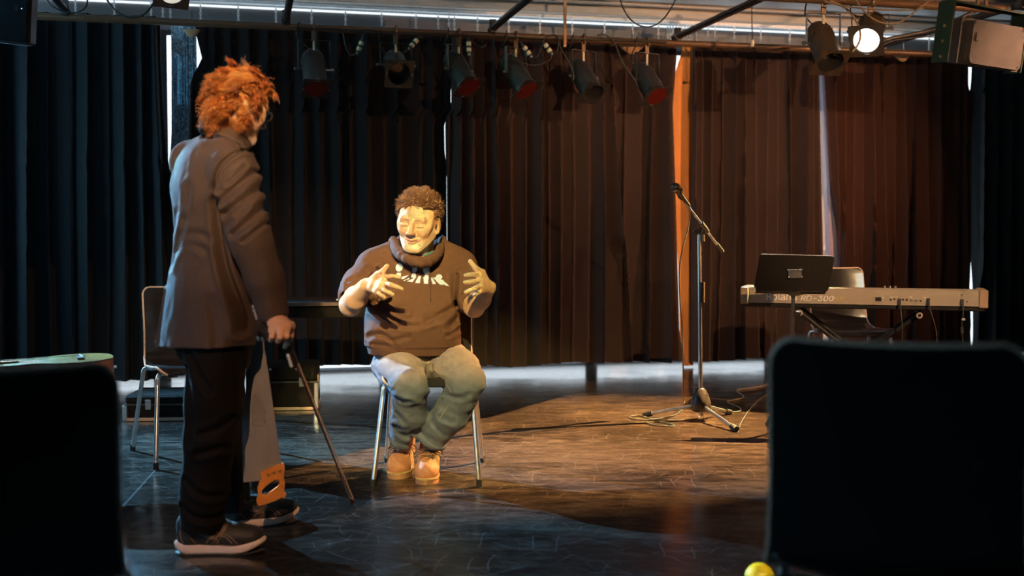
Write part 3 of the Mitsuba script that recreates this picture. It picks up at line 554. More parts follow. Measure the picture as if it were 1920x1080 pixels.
x0, z0 = kf(1645, 561); part(k, 'power_inlet', X(bx((.036, .006, .024), (x0 + .006, -.001, z0), .001), KM), 'black_plastic')
for u, v in ((1670, 562), (1677, 561), (1693, 562), (1700, 562), (1726, 564)): dot(u, v, .006, 'black_plastic')
for u, v in ((1709, 563), (1718, 564), (1742, 563)): dot(u, v, .007, 'steel')
dot(1803, 553, .004, 'black_plastic'); dot(1813, 566, .004, 'black_plastic')
for u, v in ((1655, 558), (1672, 557), (1680, 557), (1708, 557), (1735, 558)):
    x, z = kf(u, v); part(k, 'print_mark', X(bx((.018, .001, .004), (x, -.001, z), .0004), KM), 'print_white', False)
# stand: two crossed tubes
ks = thing('keyboard_stand', 'black crossed tube stand under the keyboard', 'keyboard stand')
def kp(x, y, z): return (KM @ A(x, y, z, 1))[:3]
xa, xb = kf(1500, 582)[0], kf(1724, 587)[0]; top = kz0 - .035
for y in (.02, .27):
    part(ks, 'leg', rod(kp(xa, y, top), kp(xb + .08, y + (.015 if y < .1 else -.015), .02), .015, 14), 'black_paint', 40)
    part(ks, 'leg', rod(kp(xb, y + .03, top), kp(xa - .08, y + (.045 if y < .1 else .015), .02), .015, 14), 'black_paint', 40)
for x, dy in ((xa, 0), (xb, .03)):
    part(ks, 'top_bar', rod(kp(x, -.02, top), kp(x, .33, top), .0165, 16), 'black_paint', 40); part(ks, 'top_bar_cap', X(lathe([(.010, 0), (.0185, 0), (.0185, .006), (.010, .006)], 16), KM @ np.array([[1, 0, 0, x], [0, 0, 1, -.026], [0, -1, 0, top], [0, 0, 0, 1.]])), 'wood_edge')
for x in (xa - .08, xb + .08): part(ks, 'foot_bar', rod(kp(x, -.06, .016), kp(x, .38, .016), .016, 14), 'black_paint', 40)
part(ks, 'pivot', rod(kp((xa + xb) / 2, -.01, .33), kp((xa + xb) / 2, .33, .33), .02, 14), 'dark_steel')
for lab, pts, w in (('black cable plugged into the middle of the keyboard back', ((1687, 567), (1690, 590), (1692, 620), (1691, 660), (1693, 700)), 0), ('black cable plugged into the keyboard right of the middle, curving down', ((1741, 566), (1747, 590), (1755, 620), (1756, 660), (1758, 700)), 0), ('black cable with a white tag at the right end of the keyboard', ((1804, 568), (1805, 590), (1803, 610), (1805, 640), (1808, 700)), 1)):
    q = [A(*KL_plane(u, v)) - ay * (.014 + .02 * min(i, 1)) for i, (u, v) in enumerate(pts)]; f = q[-1].copy(); f[2] = .006; q = q[:-1] + [A(f[0], f[1], .25), f + ay * .03]
    c = cable(q, .004, 'cable_black', lab, 'keyboard_cable', 40); part(c, 'plug', rod(q[0] + A(0, 0, .022), q[0] - A(0, 0, .02), .007, 10), 'gun_metal')
    if w: part(c, 'tag', ball(A(*KL_plane(1806, 598)) - ay * .036, .010, 1, (1.3, .6, .8)), 'white_plastic'); part(c, 'ferrite', rod(A(*KL_plane(1803, 612)) - ay * .034, A(*KL_plane(1804, 624)) - ay * .034, .009, 10), 'gun_metal')

# ------------------------------------------------------------------ music stand
sx, sy = at(1487, 560, 6.32)[:2]
k = thing('music_stand', 'black music stand with a solid desk in front of the keyboard', 'music stand')
c = at(1490, 515, 6.30); tl = math.radians(20)
DM = frame(x=(1, -.10, -.0), y=(.0, math.sin(tl), math.cos(tl)), o=c)
p = Polygon([(-.186, .128), (.231, .102), (.174, -.105), (-.234, -.089)]).buffer(-.02).buffer(.02, quad_segs=4)
part(k, 'desk', X(ext(p, .003), DM), 'matte_black', False)
part(k, 'desk_rim', X(tube([A(*q, .0) for q in [(-.178, .127), (.02, .1155), (.222, .1025)]], .0035, 8), DM), 'steel')
part(k, 'ledge', X(bx((.42, .05, .003), (-.01, -.13, -.022), .001) if False else hull([(x, y + dy, z) for x, y in ((-.22, -.089), (.165, -.104)) for dy in (-.002, .002) for z in (0, -.045)]), DM), 'black_paint')
part(k, 'lip', X(rod((-.232, -.088, .004), (-.226, -.074, .012), .006, 8), DM), 'cream_tape')
part(k, 'mount_plate', X(bx((.075, .055, .012), (0, .0, .010), .003), DM), 'black_plastic')
for x, y in ((-.036, .022), (.036, .022), (-.036, -.02), (.036, -.02)): part(k, 'bolt', X(ball((x, y, .018), .0055, 1), DM), 'chrome')
hz = at(1487, 548, 6.32)[2]
part(k, 'tilt_joint', cat([rod(A(sx - .028, sy - .02, hz), A(sx + .03, sy - .02, hz), .019, 14), rod(A(sx, sy, hz - .03), A(c[0], c[1] + .0, c[2] - .01), .012, 10)]), 'gun_metal')
part(k, 'joint_knob', cat([rod(A(sx + .03, sy - .02, hz), A(sx + .05, sy - .02, hz), .014, 12)]), 'black_plastic')
part(k, 'clutch_knob', rod(A(sx + .01, sy - .02, hz - .115), A(sx + .035, sy - .03, hz - .12), .014, 12), 'black_plastic')
part(k, 'upper_pole', rod(A(sx, sy, .42), A(sx, sy, hz), .010, 14), 'dark_steel', 40); part(k, 'lower_pole', rod(A(sx, sy, .10), A(sx, sy, .45), .0145, 14), 'black_paint', 40)
part(k, 'collar', rod(A(sx, sy, .42), A(sx, sy, .48), .02, 14), 'black_plastic')
f0 = floor_at(1440, 794, .015)
for a in (0, 2.1, 4.2):
    b = math.atan2(f0[1] - sy, f0[0] - sx) + a; r = np.linalg.norm(f0[:2] - A(sx, sy)); e = A(sx + r * math.cos(b), sy + r * math.sin(b), .016)
    part(k, 'leg', rod(A(sx, sy, .30) + (e - A(sx, sy, .3)) * .06, e, .0085, 12), 'black_paint', 40); d = (e - A(sx, sy, .3)); d /= np.linalg.norm(d); part(k, 'leg_tip', rod(e - d * .04, e + d * .012, .013, 12), 'black_rubber')

# ------------------------------------------------------------------ table, case, guitar, ball
def table():
    k = thing('table', 'low dark table with a pale metal edge behind the two men', 'table')
    Yt = 6.6; zt = .70; a, b = at(505, 566, Yt), at(700, 566, Yt); w = 1.15; x0 = a[0] - .25
    part(k, 'tabletop', X(bx((w, .55, .025), (w / 2, .275, zt - .0125), .003), rotz(math.radians(5), (x0, Yt, 0))), 'table_wood' if 'table_wood' in scene else pr('table_wood', (.020, .012, .009), .5, specular=.15))
    part(k, 'edge_strip', X(bx((w + .004, .008, .022), (w / 2, -.003, zt - .013), .002), rotz(math.radians(5), (x0, Yt, 0))), 'edge_brown' if 'edge_brown' in scene else pr('edge_brown', (.10, .06, .045), .5))
    part(k, 'apron', X(bx((w - .08, .02, .07), (w / 2, .03, zt - .06), .003), rotz(math.radians(5), (x0, Yt, 0))), 'matte_black')
    for x in (.05, w - .05):
        for y in (.05, .50): part(k, 'leg', X(bx((.035, .035, zt - .025), (x, y, (zt - .025) / 2), .004), rotz(math.radians(5), (x0, Yt, 0))), 'matte_black')
    return k
table()
q = at(637, 557, 6.66); kk = thing('bottle_cap', 'tiny shiny brass knob lying on the table beside the seated man\'s elbow', 'knob'); part(kk, 'cap', rod(A(q[0] - .01, q[1], .712), A(q[0] + .022, q[1], .712), .0115, 12), 'brass'); part(kk, 'rim', rod(A(q[0] - .02, q[1], .712), A(q[0] - .01, q[1], .712), .008, 12), 'steel')
def case(c, size, yaw, label, name='flight_case'):
    k = thing(name, label, 'case'); w, d, h = size; M = rotz(yaw, c)
    part(k, 'body', X(bx((w, d, h * .62), (0, 0, h * .31 + .012), .008), M), 'matte_black'); part(k, 'lid', X(bx((w, d, h * .34), (0, 0, h * .83), .012), M), 'matte_black')
    part(k, 'trim', X(bx((w + .006, d + .006, .012), (0, 0, h * .64), .002), M), 'gun_metal'); part(k, 'base_trim', X(bx((w + .006, d + .006, .02), (0, 0, .012), .002), M), 'wood_edge')
    for x in (-.5, .5): part(k, 'corner', X(bx((.03, .03, h * .6), (x * w, -d / 2 + .01, h * .33), .005), M), 'chrome')
    for x in (-.28, .28): part(k, 'latch', X(bx((.035, .012, .06), (x * w, -d / 2 - .004, h * .64), .003), M), 'steel')
    part(k, 'side_latch', X(bx((.012, .05, .10), (w / 2 + .004, -.05, h * .58), .003), M), 'brass')
    for x in (-.2, .2): part(k, 'rivet', X(ball((x * w, -d / 2 - .002, h * .93), .007, 1), M), 'chrome')
    return k
case(A(at(528, 700, 7.0)[0], 7.15, 0), (.40, .38, .28), math.radians(6), 'black hard case with metal corners on the floor behind the bow')
case(A(at(345, 700, 6.6)[0] - .04, 6.75, 0), (.62, .36, .155), math.radians(4), 'low dark case with a brown lower edge on the floor behind the left chair')
def guitar():
    k = thing('acoustic_guitar', 'acoustic guitar lying flat behind the left foreground chair', 'guitar')
    o = at(150, 676, 4.92); top = o[2] + .005; a = math.radians(205); M = rotz(a, (o[0] - .11, o[1] - .02, top)) @ roty(math.radians(1.5))
    hw = [(-.245, 0), (-.24, .08), (-.20, .150), (-.12, .188), (-.04, .180), (.03, .142), (.08, .118), (.13, .125), (.18, .138), (.225, .115), (.245, .05), (.248, 0)]
    pts = spline([(x, y, 0) for x, y in hw], 40)[:, :2]; P = Polygon(list(map(tuple, pts)) + [(x, -y) for x, y in pts[::-1][1:-1]])
    scene['spruce'] = dict(type='twosided', bsdf=dict(type='principled', base_color=proc(lambda p, n, uv: mix((.20, .10, .012), (.28, .16, .025), fbm(p.x * 4, p.y * 40, 0, 2))), roughness=.22))
    pr('mahogany', (.42, .16, .08), .3); pr('rosewood', (.05, .025, .018), .35)
    part(k, 'sides', X(ext(P, .098), M @ np.array([[1, 0, 0, 0], [0, 1, 0, 0], [0, 0, 1, -.1], [0, 0, 0, 1.]])), 'mahogany', 30)
    hole = Point(.075, 0).buffer(.05); part(k, 'top', X(ext(P.buffer(.002).difference(hole), .004), M @ np.array([[1, 0, 0, 0], [0, 1, 0, 0], [0, 0, 1, -.003], [0, 0, 0, 1.]])), 'spruce', False)
    part(k, 'binding', X(tube([(x, y, 0) for x, y in P.buffer(.001).exterior.coords[:-1]], .0022, 6, closed=True), M), 'rosewood')
    part(k, 'soundhole', X(ext(hole, .003), M @ np.array([[1, 0, 0, 0], [0, 1, 0, 0], [0, 0, 1, -.0035], [0, 0, 0, 1.]])), 'black_paint', False)
    part(k, 'rosette', X(ext(Point(.075, 0).buffer(.062).difference(Point(.075, 0).buffer(.052)), .0015), M), 'rosewood', False)
    part(k, 'bridge', X(bx((.03, .16, .010), (-.11, 0, .005), .003), M), 'rosewood'); part(k, 'saddle', X(bx((.004, .08, .006), (-.11, 0, .012), .001), M), 'cream')
    part(k, 'neck', X(hull([(.22, y, z) for y in (-.028, .028) for z in (-.022, .002)] + [(.63, y, z) for y in (-.022, .022) for z in (-.02, .002)]), M), 'mahogany', False)
    part(k, 'fretboard', X(hull([(.14, y, z) for y in (-.029, .029) for z in (.002, .008)] + [(.63, y, z) for y in (-.022, .022) for z in (.002, .008)]), M), 'rosewood', False)
    part(k, 'headstock', X(bx((.17, .075, .016), (.71, 0, -.012), .004), M), 'rosewood')
    for i in range(6): y = -.021 + .0084 * i; part(k, 'string', X(rod((-.11, y * 1.2, .014), (.64, y * .85, .0105), .0006, 5), M), 'steel')
    for i in range(6): part(k, 'tuner', X(rod((.65 + .045 * (i % 3), -.05 if i < 3 else .05, -.01), (.65 + .045 * (i % 3), -.03 if i < 3 else .03, -.01), .006, 8), M), 'chrome')
    part(k, 'strap_pin', X(rod((-.25, 0, -.05), (-.262, 0, -.05), .007, 10), M), 'chrome')
guitar()
gz = at(150, 676, 4.92)
case(A(gz[0] - .22, gz[1] - .06, 0), (.32, .30, gz[2] + .005 - .103), math.radians(-25), 'black case under the guitar, hidden behind the left front chair')
bq = floor_at(1424, 1083, .048); kk = thing('ball', 'yellow ball with a cream patch on the floor beside the right foreground chair', 'ball')
part(kk, 'shell', ball(bq, .046, 3), 'yellow', True); part(kk, 'patch', X(trimesh.creation.icosphere(3, .0466), np.array([[.62, 0, 0, bq[0] + .008], [0, .75, 0, bq[1] - .012], [0, 0, .62, bq[2] - .004], [0, 0, 0, 1.]])), 'cream', True)
# ------------------------------------------------------------------ bodies: smooth distance fields turned into meshes
class Vol:
    def __init__(s, lo, hi, h):
        s.lo, s.h = np.asarray(lo, float), h; s.n = np.ceil((np.asarray(hi, float) - s.lo) / h).astype(int) + 1
        s.f = np.full(s.n, .06, np.float32); s.ax = [(s.lo[i] + h * np.arange(s.n[i])).astype(np.float32) for i in range(3)]
    def box(s, lo, hi):
        a = np.clip(np.floor((np.asarray(lo) - s.lo) / s.h).astype(int), 0, s.n); b = np.clip(np.ceil((np.asarray(hi) - s.lo) / s.h).astype(int) + 1, 0, s.n)
        return tuple(slice(i, j) for i, j in zip(a, b))
    def pts(s, sl): return s.ax[0][sl[0]][:, None, None], s.ax[1][sl[1]][None, :, None], s.ax[2][sl[2]][None, None, :]
    def put(s, lo, hi, fn, k, mode='add'):
        m = k + 3 * s.h + .012; sl = s.box(np.asarray(lo) - m, np.asarray(hi) + m)
        if min(x.stop - x.start for x in sl) <= 0: return s
        d = fn(*s.pts(sl)).astype(np.float32); a = s.f[sl]
        if mode == 'add':
            h = np.maximum(k - np.abs(a - d), 0) / max(k, 1e-6); s.f[sl] = np.minimum(a, d) - h * h * k * .25
        elif mode == 'sub':
            d = -d; h = np.maximum(k - np.abs(a - d), 0) / max(k, 1e-6); s.f[sl] = np.maximum(a, d) + h * h * k * .25
        else: s.f[sl] = a + d
        return s
    def cone(s, a, b, ra, rb, k=.02, mode='add', sq=None, by=None):
        a, b = np.asarray(a, float), np.asarray(b, float); ab = b - a; L = max(ab @ ab, 1e-9); R = max(ra, rb) * (max(1.0, by) if sq is not None else 1)
        def fn(x, y, z):
            px, py, pz = x - a[0], y - a[1], z - a[2]; t = np.clip((px * ab[0] + py * ab[1] + pz * ab[2]) / L, 0, 1)
            qx, qy, qz = px - t * ab[0], py - t * ab[1], pz - t * ab[2]
            d2 = qx * qx + qy * qy + qz * qz
            if sq is not None:
                w = qx * sq[0] + qy * sq[1] + qz * sq[2]; d2 = d2 + w * w * (1 / by ** 2 - 1)
            return np.sqrt(np.maximum(d2, 0)) - (ra + (rb - ra) * t)
        return s.put(np.minimum(a, b) - R, np.maximum(a, b) + R, fn, k, mode)
    def path(s, pts, rs, k=.02, mode='add', **q):
        for i in range(len(pts) - 1): s.cone(pts[i], pts[i + 1], rs[i], rs[i + 1], k, mode, **q)
        return s
    def ell(s, c, r, k=.02, mode='add', R=None):
        c, r = np.asarray(c, float), np.asarray(r, float); R_ = np.eye(3) if R is None else R[:3, :3]
        def fn(x, y, z):
            p = [x - c[0], y - c[1], z - c[2]]; q = [sum(R_[j, i] * p[j] for j in range(3)) / r[i] for i in range(3)]
            k0 = np.sqrt(sum(u * u for u in q)); k1 = np.sqrt(sum((u / ri) ** 2 for u, ri in zip(q, r))); return k0 * (k0 - 1) / np.maximum(k1, 1e-6)
        return s.put(c - r.max(), c + r.max(), fn, k, mode)
    def loft(s, zs, cs, a, b, yaw, k=.02, mode='add', e=2.3):
        zs = np.asarray(zs, float); cs = np.asarray(cs, float); o = np.argsort(zs); zs, cs, a, b = zs[o], cs[o], np.asarray(a, float)[o], np.asarray(b, float)[o]; c_, s_ = math.cos(yaw), math.sin(yaw); R = max(a.max(), b.max())
        from scipy.interpolate import PchipInterpolator as PI
        def fn(x, y, z):
            zc = np.clip(z, zs[0], zs[-1]); cx, cy, aa, bb = (PI(zs, w)(zc) for w in (cs[:, 0], cs[:, 1], a, b))
            px, py = x - cx, y - cy; u, v = np.abs(px * c_ + py * s_), np.abs(-px * s_ + py * c_)
            q = ((u / aa) ** e + (v / bb) ** e) ** (1 / e); d = (q - 1) * np.minimum(aa, bb); dz = np.maximum(zs[0] - z, z - zs[-1]) + 0 * d
            return np.maximum(d, dz)
        return s.put(A(cs[:, 0].min() - R, cs[:, 1].min() - R, zs[0]), A(cs[:, 0].max() + R, cs[:, 1].max() + R, zs[-1]), fn, k, mode)
    def cut(s, n, o, k=.004):
        """keeps the side away from n"""
        n = np.asarray(n, float) / np.linalg.norm(n); x, y, z = s.pts((slice(None),) * 3)
        d = ((x - o[0]) * n[0] + (y - o[1]) * n[1] + (z - o[2]) * n[2]).astype(np.float32); h = np.maximum(k - np.abs(s.f - d), 0) / k; s.f = np.maximum(s.f, d) + h * h * k * .25; return s
    def disp(s, fn, lo=None, hi=None):
        """adds fn(x, y, z) near the surface (positive = inwards)"""
        sl = (slice(None),) * 3 if lo is None else s.box(lo, hi); f = s.f[sl]; i = np.nonzero(np.abs(f) < .03)
        x, y, z = (s.ax[q][sl[q]][i[q]] for q in range(3)); f[i] += fn(x, y, z).astype(np.float32); return s
    def crease(s, lines, w=.010, d=.006, ymax=None):
        """soft grooves along view lines: polylines of (u, v, Y) points, seen from the hall"""
        for L in lines:
            P = np.array([at(*q) for q in L]); ww, dd = w, d
            P = spline(P, 4 * len(P)) if len(P) > 2 else P
            def fn(x, y, z):
                best = np.full(x.shape, 9.0)
                for a, b in zip(P[:-1], P[1:]):
                    e = b - a; px, pz = x - a[0], z - a[2]; t = np.clip((px * e[0] + pz * e[2]) / (e[0] ** 2 + e[2] ** 2 + 1e-9), 0, 1)
                    best = np.minimum(best, (px - t * e[0]) ** 2 + (pz - t * e[2]) ** 2)
                g = best / ww ** 2; m = np.exp(-g) - .55 * np.exp(-((np.sqrt(best) - 1.9 * ww) / ww) ** 2)
                e = np.clip((P[:, 1].max() + .10 - y) / .03, 0, 1); return dd * m * e
            s.disp(fn, P.min(0) - 4 * w - A(0, .14, 0), P.max(0) + 4 * w + A(0, .12, 0))
        return s
    def mesh(s):
        f, h = s.f, s.h; n = f < 0; c = np.zeros(tuple(np.array(f.shape) - 1), np.uint8)
        sh = [(i, j, k) for i in (0, 1) for j in (0, 1) for k in (0, 1)]; S = lambda o: tuple(slice(o[q], f.shape[q] - 1 + o[q]) for q in range(3))
        for o in sh: c += n[S(o)]
        act = (c > 0) & (c < 8); I = np.argwhere(act); idx = np.full(c.shape, -1, np.int32); idx[act] = np.arange(len(I))
        val = {o: f[I[:, 0] + o[0], I[:, 1] + o[1], I[:, 2] + o[2]] for o in sh}; acc = np.zeros((len(I), 3)); cnt = np.zeros(len(I))
        for o in sh:
            for q in range(3):
                if o[q] == 0:
                    p = tuple(o[r] + (r == q) for r in range(3)); a, b = val[o], val[p]; x = (a < 0) != (b < 0); t = np.where(x, a / np.where(x, a - b, 1), 0)
                    for r in range(3): acc[:, r] += x * (o[r] + (t if r == q else 0))
                    cnt += x
        v = s.lo + (I + acc / cnt[:, None]) * h; F = []
        for q in range(3):
            u, w = (q + 1) % 3, (q + 2) % 3; a = [slice(None)] * 3; b = [slice(None)] * 3; a[q], b[q] = slice(0, -1), slice(1, None)
            x = n[tuple(a)] != n[tuple(b)]; P = np.argwhere(x); P = P[(P[:, u] > 0) & (P[:, w] > 0) & (P[:, u] < f.shape[u] - 1) & (P[:, w] < f.shape[w] - 1)]
            ins = n[tuple(P.T)]; g = []
            for du, dw in ((0, 0), (1, 0), (1, 1), (0, 1)):
                C = P.copy(); C[:, u] -= du; C[:, w] -= dw; g.append(idx[tuple(C.T)])
            g = np.stack(g, 1); g = np.where(ins[:, None], g, g[:, ::-1]); F.append(g)
        F = np.vstack(F); F = np.vstack([F[:, [0, 1, 2]], F[:, [0, 2, 3]]]); m = trimesh.Trimesh(v, F, process=False)
        return m
def largest(m):
    """the biggest connected piece"""
    from scipy.sparse import coo_matrix; from scipy.sparse.csgraph import connected_components
    e = m.edges; n = len(m.vertices); _, l = connected_components(coo_matrix((np.ones(len(e)), (e[:, 0], e[:, 1])), shape=(n, n)), directed=False)
    k = np.bincount(l).argmax(); keep = l[m.faces[:, 0]] == k; q = np.unique(m.faces[keep]); r = np.full(n, -1); r[q] = np.arange(len(q)); return trimesh.Trimesh(m.vertices[q], r[m.faces[keep]], process=False)
def strands(P, R, sides=4):
    """many tapered tubes, P (N, S, 3), R (N, S), as one mesh"""
    N, S = P.shape[:2]; t = np.gradient(P, axis=1); t /= np.linalg.norm(t, axis=2, keepdims=True) + 1e-9
    ref = np.where(np.abs(t[..., :1]) < .8, A(1, 0, 0), A(0, 1, 0)); a = np.cross(t, ref); a /= np.linalg.norm(a, axis=2, keepdims=True) + 1e-9; b = np.cross(t, a)
    w = np.arange(sides) * 2 * np.pi / sides
    v = P[:, :, None] + R[:, :, None, None] * (np.cos(w)[:, None] * a[:, :, None] + np.sin(w)[:, None] * b[:, :, None])
    i, j, k = np.meshgrid(np.arange(N), np.arange(S - 1), np.arange(sides), indexing='ij'); o = (i * S + j) * sides; k2 = (k + 1) % sides
    q = np.stack([o + k, o + k2, o + sides + k2, o + sides + k], -1).reshape(-1, 4); return trimesh.Trimesh(v.reshape(-1, 3), np.vstack([q[:, [0, 1, 2]], q[:, [0, 2, 3]]]), process=False)
def project(pts, mesh, d=(0, 1, 0), back=.4, lift=.0015):
    """moves points along d onto the mesh's near side"""
    pts = np.asarray(pts, float); d = np.asarray(d, float) / np.linalg.norm(d); loc, ri, _ = mesh.ray.intersects_location(pts - d * back, np.tile(d, (len(pts), 1)), multiple_hits=False)
    out = pts.copy(); out[ri] = loc - d * lift; return out

# heads share one plan: x to the head's own image right, face towards -y, z up, in metres
def add_head(V, M, sc=1.0, wx=1.0):
    P = lambda *q: (M @ np.r_[np.array(q, float) * sc * A(wx, 1, 1), 1])[:3]; E = lambda c, r, k=.02, mode='add': V.ell(P(*c), np.array(r) * sc * A(wx, 1, 1), k, mode, M[:3, :3])
    C = lambda a, b, ra, rb, k=.012, mode='add': V.cone(P(*a), P(*b), ra * sc, rb * sc, k, mode)
    E((0, .014, .035), (.076, .096, .098)); E((0, -.030, -.030), (.063, .060, .085), .03)
    for s in (-1, 1):
        C((s * .056, -.004, -.050), (s * .024, -.070, -.100), .020, .020, .03); E((s * .037, -.066, -.022), (.028, .024, .026), .02)
        C((s * .058, -.055, .005), (s * .050, -.030, .05), .014, .014, .03)
    E((0, -.078, -.104), (.026, .020, .020), .02); C((-.044, -.080, .026), (.044, -.080, .026), .012, .012, .016)
    C((0, -.088, .016), (0, -.116, -.026), .0085, .0125, .010); C((0, -.080, .03), (0, -.092, .010), .010, .010, .014)
    for s in (-1, 1):
        E((s * .0125, -.105, -.031), (.0085, .010, .008), .008); E((s * .032, -.102, .006), (.019, .016, .013), .014, 'sub')
        E((s * .032, -.076, .004), (.0165, .0150, .0135), .006)                                                            # closed lids
        C((s * .006, -.112, -.040), (s * .006, -.110, -.036), .0035, .003, .003, 'sub')
        C((s * .020, -.098, -.030), (s * .040, -.082, -.058), .003, .003, .009, 'sub')                                      # laugh lines
    # mouth
    up, lo = [(-.030, -.078, -.056), (-.014, -.0925, -.0625), (0, -.0965, -.062), (.014, -.0925, -.0625), (.030, -.078, -.056)], [(-.025, -.080, -.062), (-.010, -.0915, -.0725), (.010, -.0915, -.0725), (.025, -.080, -.062)]
    for q, r in ((up, .0048), (lo, .0062)):
        for a, b in zip(q[:-1], q[1:]): C(a, b, r, r, .006)
    for a, b in (((-.026, -.088, -.060), (-.010, -.101, -.0665)), ((-.010, -.101, -.0665), (.010, -.101, -.0665)), ((.010, -.101, -.0665), (.026, -.088, -.060))): C(a, b, .0030, .0030, .003, 'sub')
    # ears
    for s in (-1, 1):
        R = M[:3, :3] @ rotz(s * .35)[:3, :3] @ rotx(.15)[:3, :3]
        V.ell(P(s * .082, .012, -.004), A(.009, .021, .034) * sc, .006, 'add', R); V.ell(P(s * .089, .008, .002), A(.006, .011, .019) * sc, .006, 'sub', R); V.ell(P(s * .079, .002, -.032), A(.008, .010, .011) * sc, .008)
def finger(V, pts, r0, r1, k=.004):
    rs = np.linspace(r0, r1, len(pts)); V.path(pts, rs, k)
def skin_colors(v, M, sc, beard=True, wx=1.0):
    q = (np.c_[v, np.ones(len(v))] @ np.linalg.inv(M).T)[:, :3] / sc / A(wx, 1, 1); x, y, z = q.T; col = np.tile(A(.56, .315, .195), (len(v), 1))
    near = np.linalg.norm(q, axis=1) < .19
    n = meshkit.fbm(v * 60, 3); col *= (.92 + .16 * n)[:, None]
    def blend(m, c): col[:] = col * (1 - m[:, None]) + np.asarray(c) * m[:, None]
    g = lambda cx, cy, cz, r: np.exp(-(((x - cx) ** 2 + (y - cy) ** 2 + (z - cz) ** 2) / r ** 2))
    face = near & (y < 0)
    for s in (-1, 1): blend(np.where(face, .35 * g(s * .042, -.07, -.025, .022), 0), (.66, .27, .18))
    blend(np.where(face, .22 * g(0, -.115, -.025, .014), 0), (.62, .25, .16))
    if beard:
        m = np.clip((-.050 - z) / .035, 0, 1) * np.clip((.01 - y) / .03, 0, 1); m = np.maximum(m, np.exp(-((z + .046) / .006) ** 2) * (np.abs(x) < .032) * (y < -.07)); m *= near & (z > -.135)
        m *= .45 + .55 * meshkit.noise(v * 260); blend(.7 * m, (.66, .52, .40))
        m2 = np.exp(-((np.abs(x) - .066) / .014) ** 2) * (np.abs(y + .01) < .03) * (z < .01) * (z > -.07) * near; blend(.5 * m2, (.5, .38, .28))
    lip = np.exp(-(((z + .066 - 8 * x * x) / .0060) ** 2)) * (np.abs(x) < .027) * (y < -.082) * near; blend(.8 * lip, (.42, .12, .09))
    gap = np.exp(-(((z + .0662 - 8 * x * x) / .0022) ** 2)) * (np.abs(x) < .022) * (y < -.08) * (y > -.0995) * near; blend(gap, (.10, .02, .018))
    for s in (-1, 1):
        br = np.exp(-(((z - .030 + 6 * (x - s * .034) ** 2) / .0045) ** 2)) * (np.abs(x - s * .034) < .023) * face * (y < -.06); blend(.75 * br, (.26, .14, .08))
        li = np.exp(-(((z + .0035 - 9 * (x - s * .032) ** 2) / .0021) ** 2)) * (np.abs(x - s * .032) < .015) * face * (y < -.07); blend(.8 * li, (.10, .05, .03))
    return col
mat('skin', dict(type='twosided', bsdf=dict(type='principled', base_color={'type': 'mesh_attribute', 'name': 'vertex_color'}, roughness=.48, specular=.45, sheen=.15)))
def cloth(key, c, f=60, amt=.25, rough=.85, sheen=.3): return pr(key, proc(lambda p, n, uv, c=c: mi.Color3f(*c) * (1 - amt * .5 + amt * fbm(p.x * f, p.y * f, p.z * f, 2))), rough, 0, sheen=sheen, specular=.25)
cloth('fleece_brown', (.085, .038, .028), 60, .2, .9, .1); cloth('rib_brown', (.062, .027, .030)); cloth('suit_cloth', (.055, .037, .030), 90, .2, .75, .05); pr('trouser_black', (.0065, .006, .0065), .8, 0, specular=.08)
pr('denim', proc(lambda p, n, uv: mix((.075, .085, .12), (.33, .245, .25), dr.clip(smoothstep(.46, .62, p.z + .10 * fbm(p.x * 9, p.y * 9, p.z * 9)) * smoothstep(5.26, 5.12, p.y) * .9, 0, 1)) * (.78 + .4 * fbm(p.x * 45, p.y * 45, p.z * 45, 3))), .9, 0, specular=.08)  # faded thigh tops painted paler where light falls, lower legs darker
pr('boot_tan', proc(lambda p, n, uv: mi.Color3f(.31, .13, .065) * (.75 + .5 * fbm(p.x * 30, p.y * 30, p.z * 30))), .65); pr('boot_sole', (.20, .095, .05), .6); pr('lace_brown', (.035, .018, .012), .7)
pr('hair_red', proc(lambda p, n, uv: mix((.42, .12, .03), (.78, .31, .09), fbm(p.x * 55, p.y * 55, p.z * 40, 2))), .38, 0, specular=.6); pr('hair_brown', proc(lambda p, n, uv: mix((.15, .065, .035), (.42, .22, .13), fbm(p.x * 70, p.y * 70, p.z * 70, 2))), .45, 0, specular=.5)
pr('tee_blue', (.05, .20, .26), .8); pr('print', (.80, .80, .80), .6); pr('stitch', (.30, .19, .09), .7)

# ------------------------------------------------------------------ the seated man
ps = thing('person', 'seated man in a brown hoodie and jeans gesturing with both hands, smiling with lowered eyes', 'person')
H1 = rotz(math.radians(-15), at(785, 418, 5.06)) @ rotx(math.radians(10)) @ roty(math.radians(6)); HS1 = 1.0; WX1 = 1.13
HL = lambda *q: (H1 @ np.r_[np.array(q, float) * HS1, 1])[:3]
V = Vol((-.86, 4.55, .0), (-.02, 5.48, 1.36), .003)
add_head(V, H1, HS1, WX1)
nb = at(787, 482, 5.19); V.cone(HL(0, .03, -.06), nb, .060, .066, .03); V.cone(HL(0, -.02, -.085), at(787, 484, 5.10), .035, .045, .03)
